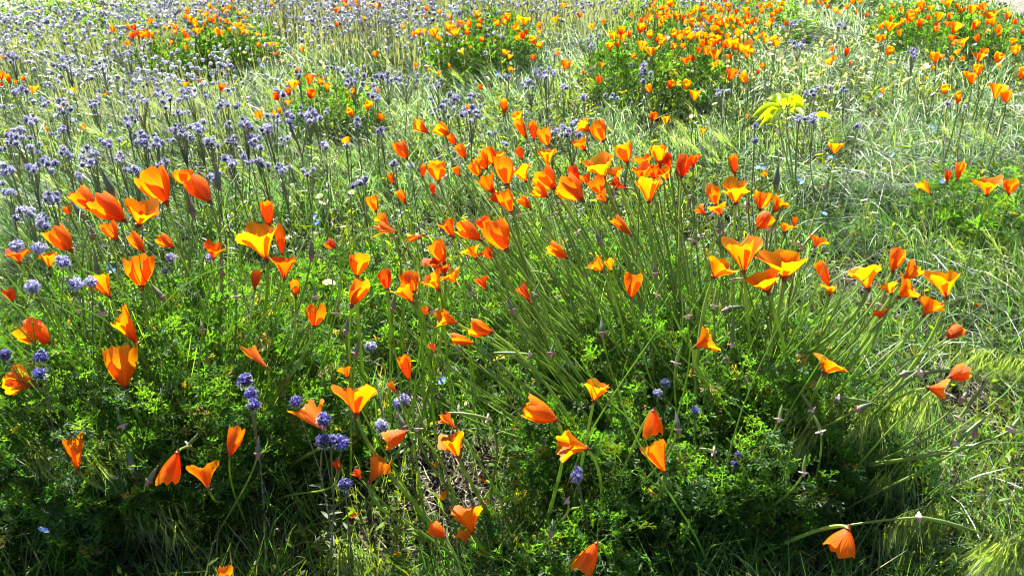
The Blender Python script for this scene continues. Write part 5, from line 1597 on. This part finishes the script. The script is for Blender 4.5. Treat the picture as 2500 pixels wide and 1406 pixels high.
r = np.random.default_rng(99)
for px, py in [(780,480),(786,497),(860,470),(800,690),(838,555),(1950,348),(2110,490),(2036,420),(590,572),(1690,285),(1745,255),(1955,315),(1925,290),(2260,160),(2265,165),(808,690),(2000,330)]:
    small_flower("meadow_daisy", DAISY[int(r.integers(0, 3))], px, py, 0.15, unique("single pale yellow daisy {}", px, py, "d"), "daisy", "single pale yellow daisies", r, 1.05)
for q in range(95):
    px, py = (r.normal(1870, 95), r.normal(165, 42)) if q < 70 else (r.normal(2140, 130), r.normal(200, 50))
    py = max(70, py)
    small_flower("meadow_daisy", (DAISY + WHITE[:1])[int(r.integers(0, 4))], px, py, 0.14 + r.uniform(-.02, .02), unique("small cream daisy {}", px, py, "d2"), "daisy", "cream daisies beyond the lime leaved plant", r, 0.95)
for px, py in [(1857,402),(1862,412),(1850,410),(1958,445),(1950,440),(2028,385),(2012,522),(265,655),(275,662),(770,530),(775,545),(1220,188),(1215,182),(2276,312),(2280,322),(2310,440),(2298,444),(2380,110),(1080,930),(105,1295),(2150,235),(700,275),(712,270),(1180,290),(1700,300),(1810,1110),(2180,380)]:
    small_flower("blue_flower", BLUE[int(r.integers(0, 3))], px, py, 0.14, unique("small sky blue flower {}", px, py, "b"), "flower", "small sky blue flowers", r, 0.95)

# drooping brome tufts in the foreground
def brome(px, py, z, n, dirx, spread, label, seed, ln=0.10):
    r = np.random.default_rng(seed)
    c = P(px, py, 0.0)
    foot = np.array([c[0] - dirx * 0.10, c[1] + 0.02, float(gz(c[0], c[1])) - 0.004])
    root = empty("brome_grass", foot)
    tag(root, label, "grass tuft", "drooping brome tufts in the foreground")
    for k in range(n):
        tip = P(px + r.normal(0, spread), py + r.normal(0, spread * 0.35) - 60, z + r.uniform(-0.03, 0.03))
        f = foot + np.array([r.normal(0, 0.015), r.normal(0, 0.015), 0])
        apex = f + (tip - f) * 0.62 + np.array([0, 0, 0.05])
        pts = bez(f, f + np.array([0, 0, z * 0.8]), apex, tip, 10)
        V, F = tube(pts, np.linspace(0.0011, 0.0005, 10), 4)
        link("stalk", mk_mesh("stalk", V - foot, F, M_GRASS, np.broadcast_to(np.array([0.16, 0.21, 0.08]), V.shape)), root)
        mb = MB()
        m = 26
        tt = r.uniform(0.55, 1.0, m)
        for t in tt:
            i = t * 9
            p = pts[int(i)] + (pts[min(9, int(i) + 1)] - pts[int(i)]) * (i - int(i))
            d = norm(np.array([dirx * 0.25 + r.normal(0, .22), r.normal(-0.12, .22), -1.0]))
            s = norm(np.cross(d, r.normal(0, 1, 3)))
            l_ = ln * r.uniform(.35, .75)
            p2 = p + np.array([r.normal(0, .006), r.normal(0, .006), -0.004])
            V, F = strips(p2[None], d[None], s[None], np.array([l_]), np.array([r.uniform(.0017, .0030)]), np.zeros((1, 3)), 3)
            mb.add(V, F, np.array([0.21, 0.24, 0.06]) * r.uniform(.4, 1.5), 0)
            for _ in range(3):
                d2 = norm(d + r.normal(0, .14, 3))
                V, F = strips((p2 + d * l_ * .4)[None], d2[None], s[None], np.array([l_ * 1.0]), np.array([.0006]), np.zeros((1, 3)), 1)
                mb.add(V, F, np.array([0.34, 0.38, 0.22]) * r.uniform(.8, 1.2), 0)
        link("seed_head", mb.mesh("seed_head", [M_GRASS], smooth=False, off=foot), root)
    return root


brome(270, 1150, 0.22, 8, 1.0, 55, "drooping green brome tuft hanging below the orange cup, left front", 1)
brome(140, 1190, 0.19, 5, 1.0, 45, "smaller brome tuft at the left edge of the dark front", 2, 0.08)
brome(350, 1330, 0.13, 4, 0.6, 45, "faint brome heads low in the shade of the left front", 3, 0.09)
brome(2130, 1060, 0.20, 11, -0.6, 65, "yellow green brome tuft hanging over a dark gap, right front", 4, 0.11)
brome(1990, 1110, 0.19, 9, -0.8, 60, "silvery green brome combed left beside a pink collar, right front", 5, 0.10)
brome(2150, 1200, 0.11, 8, -0.4, 65, "lower brome heads under the yellow green tuft, right front", 6, 0.10)
brome(2440, 1400, 0.13, 7, -0.8, 50, "blurred brome tuft in the bottom right corner", 7, 0.10)
brome(880, 1420, 0.09, 4, 0.2, 25, "pale brome ear at the bottom edge left of middle", 8, 0.08)
brome(2230, 1330, 0.10, 6, -0.6, 60, "brome strands near the drooping front poppy", 9, 0.10)
brome(2420, 930, 0.07, 5, -0.8, 40, "brome strands over the bare soil at the right edge", 10, 0.09)

# fallen petals
FALL = [(1176,1168,22,2,'dark red fallen petal on the bare soil'),(1088,1204,28,0,'yellow fallen petal beside a green stalk on the soil'),(1184,1228,22,2,'orange red fallen petal under the small green herbs'),(1066,1134,24,0,'withered yellow petal hanging above the bare soil'),(1416,1270,22,2,'crumpled red petal low in the front right leaves'),
        (970,1352,20,1,'orange petal scrap near the bottom edge'),(1176,1350,16,2,'tiny red petal near the bottom edge'),(868,1256,26,2,'dark red petal in the deep shade of the front'),(357,1000,12,2,'tiny red petal in the left bush'),(246,1112,12,1,'tiny orange petal on a pale brome stalk'),(115,1350,12,2,'orange scrap on the left front floor'),(1640,905,10,2,'orange red scrap under a pink collar'),
        (1098,440,12,2,'red petal scrap in the left part of the drift'),(2385,745,16,2,'red petal scrap on the soil at the right edge'),(2360,1180,14,1,'faded orange petal in the right front grass'),(1840,1145,10,2,'orange speck in the right front bush'),(960,930,16,1,'orange petal scrap in the soil gap')]
for q, (px, py, s, tone, lb) in enumerate(FALL):
    r = np.random.default_rng(6000 + q)
    p = P(px, py, 0.03)
    R = 0.5 * s * depth(p) / FPX
    V, F, v = petal_grid('f', R * 2.0, R * 1.1, 0, 0, r, 7, 6)
    M3 = np.stack(frame(norm(r.normal(0, 1, 3) + np.array([0, 0, .4]))))
    W = (V - V.mean(0)) @ M3
    o = link("fallen_petal", mk_mesh("fallen_petal", W, F, M_PETAL, tone_col(tone, v, r)), None, p)
    tag(o, lb, "petal", "fallen poppy petals")
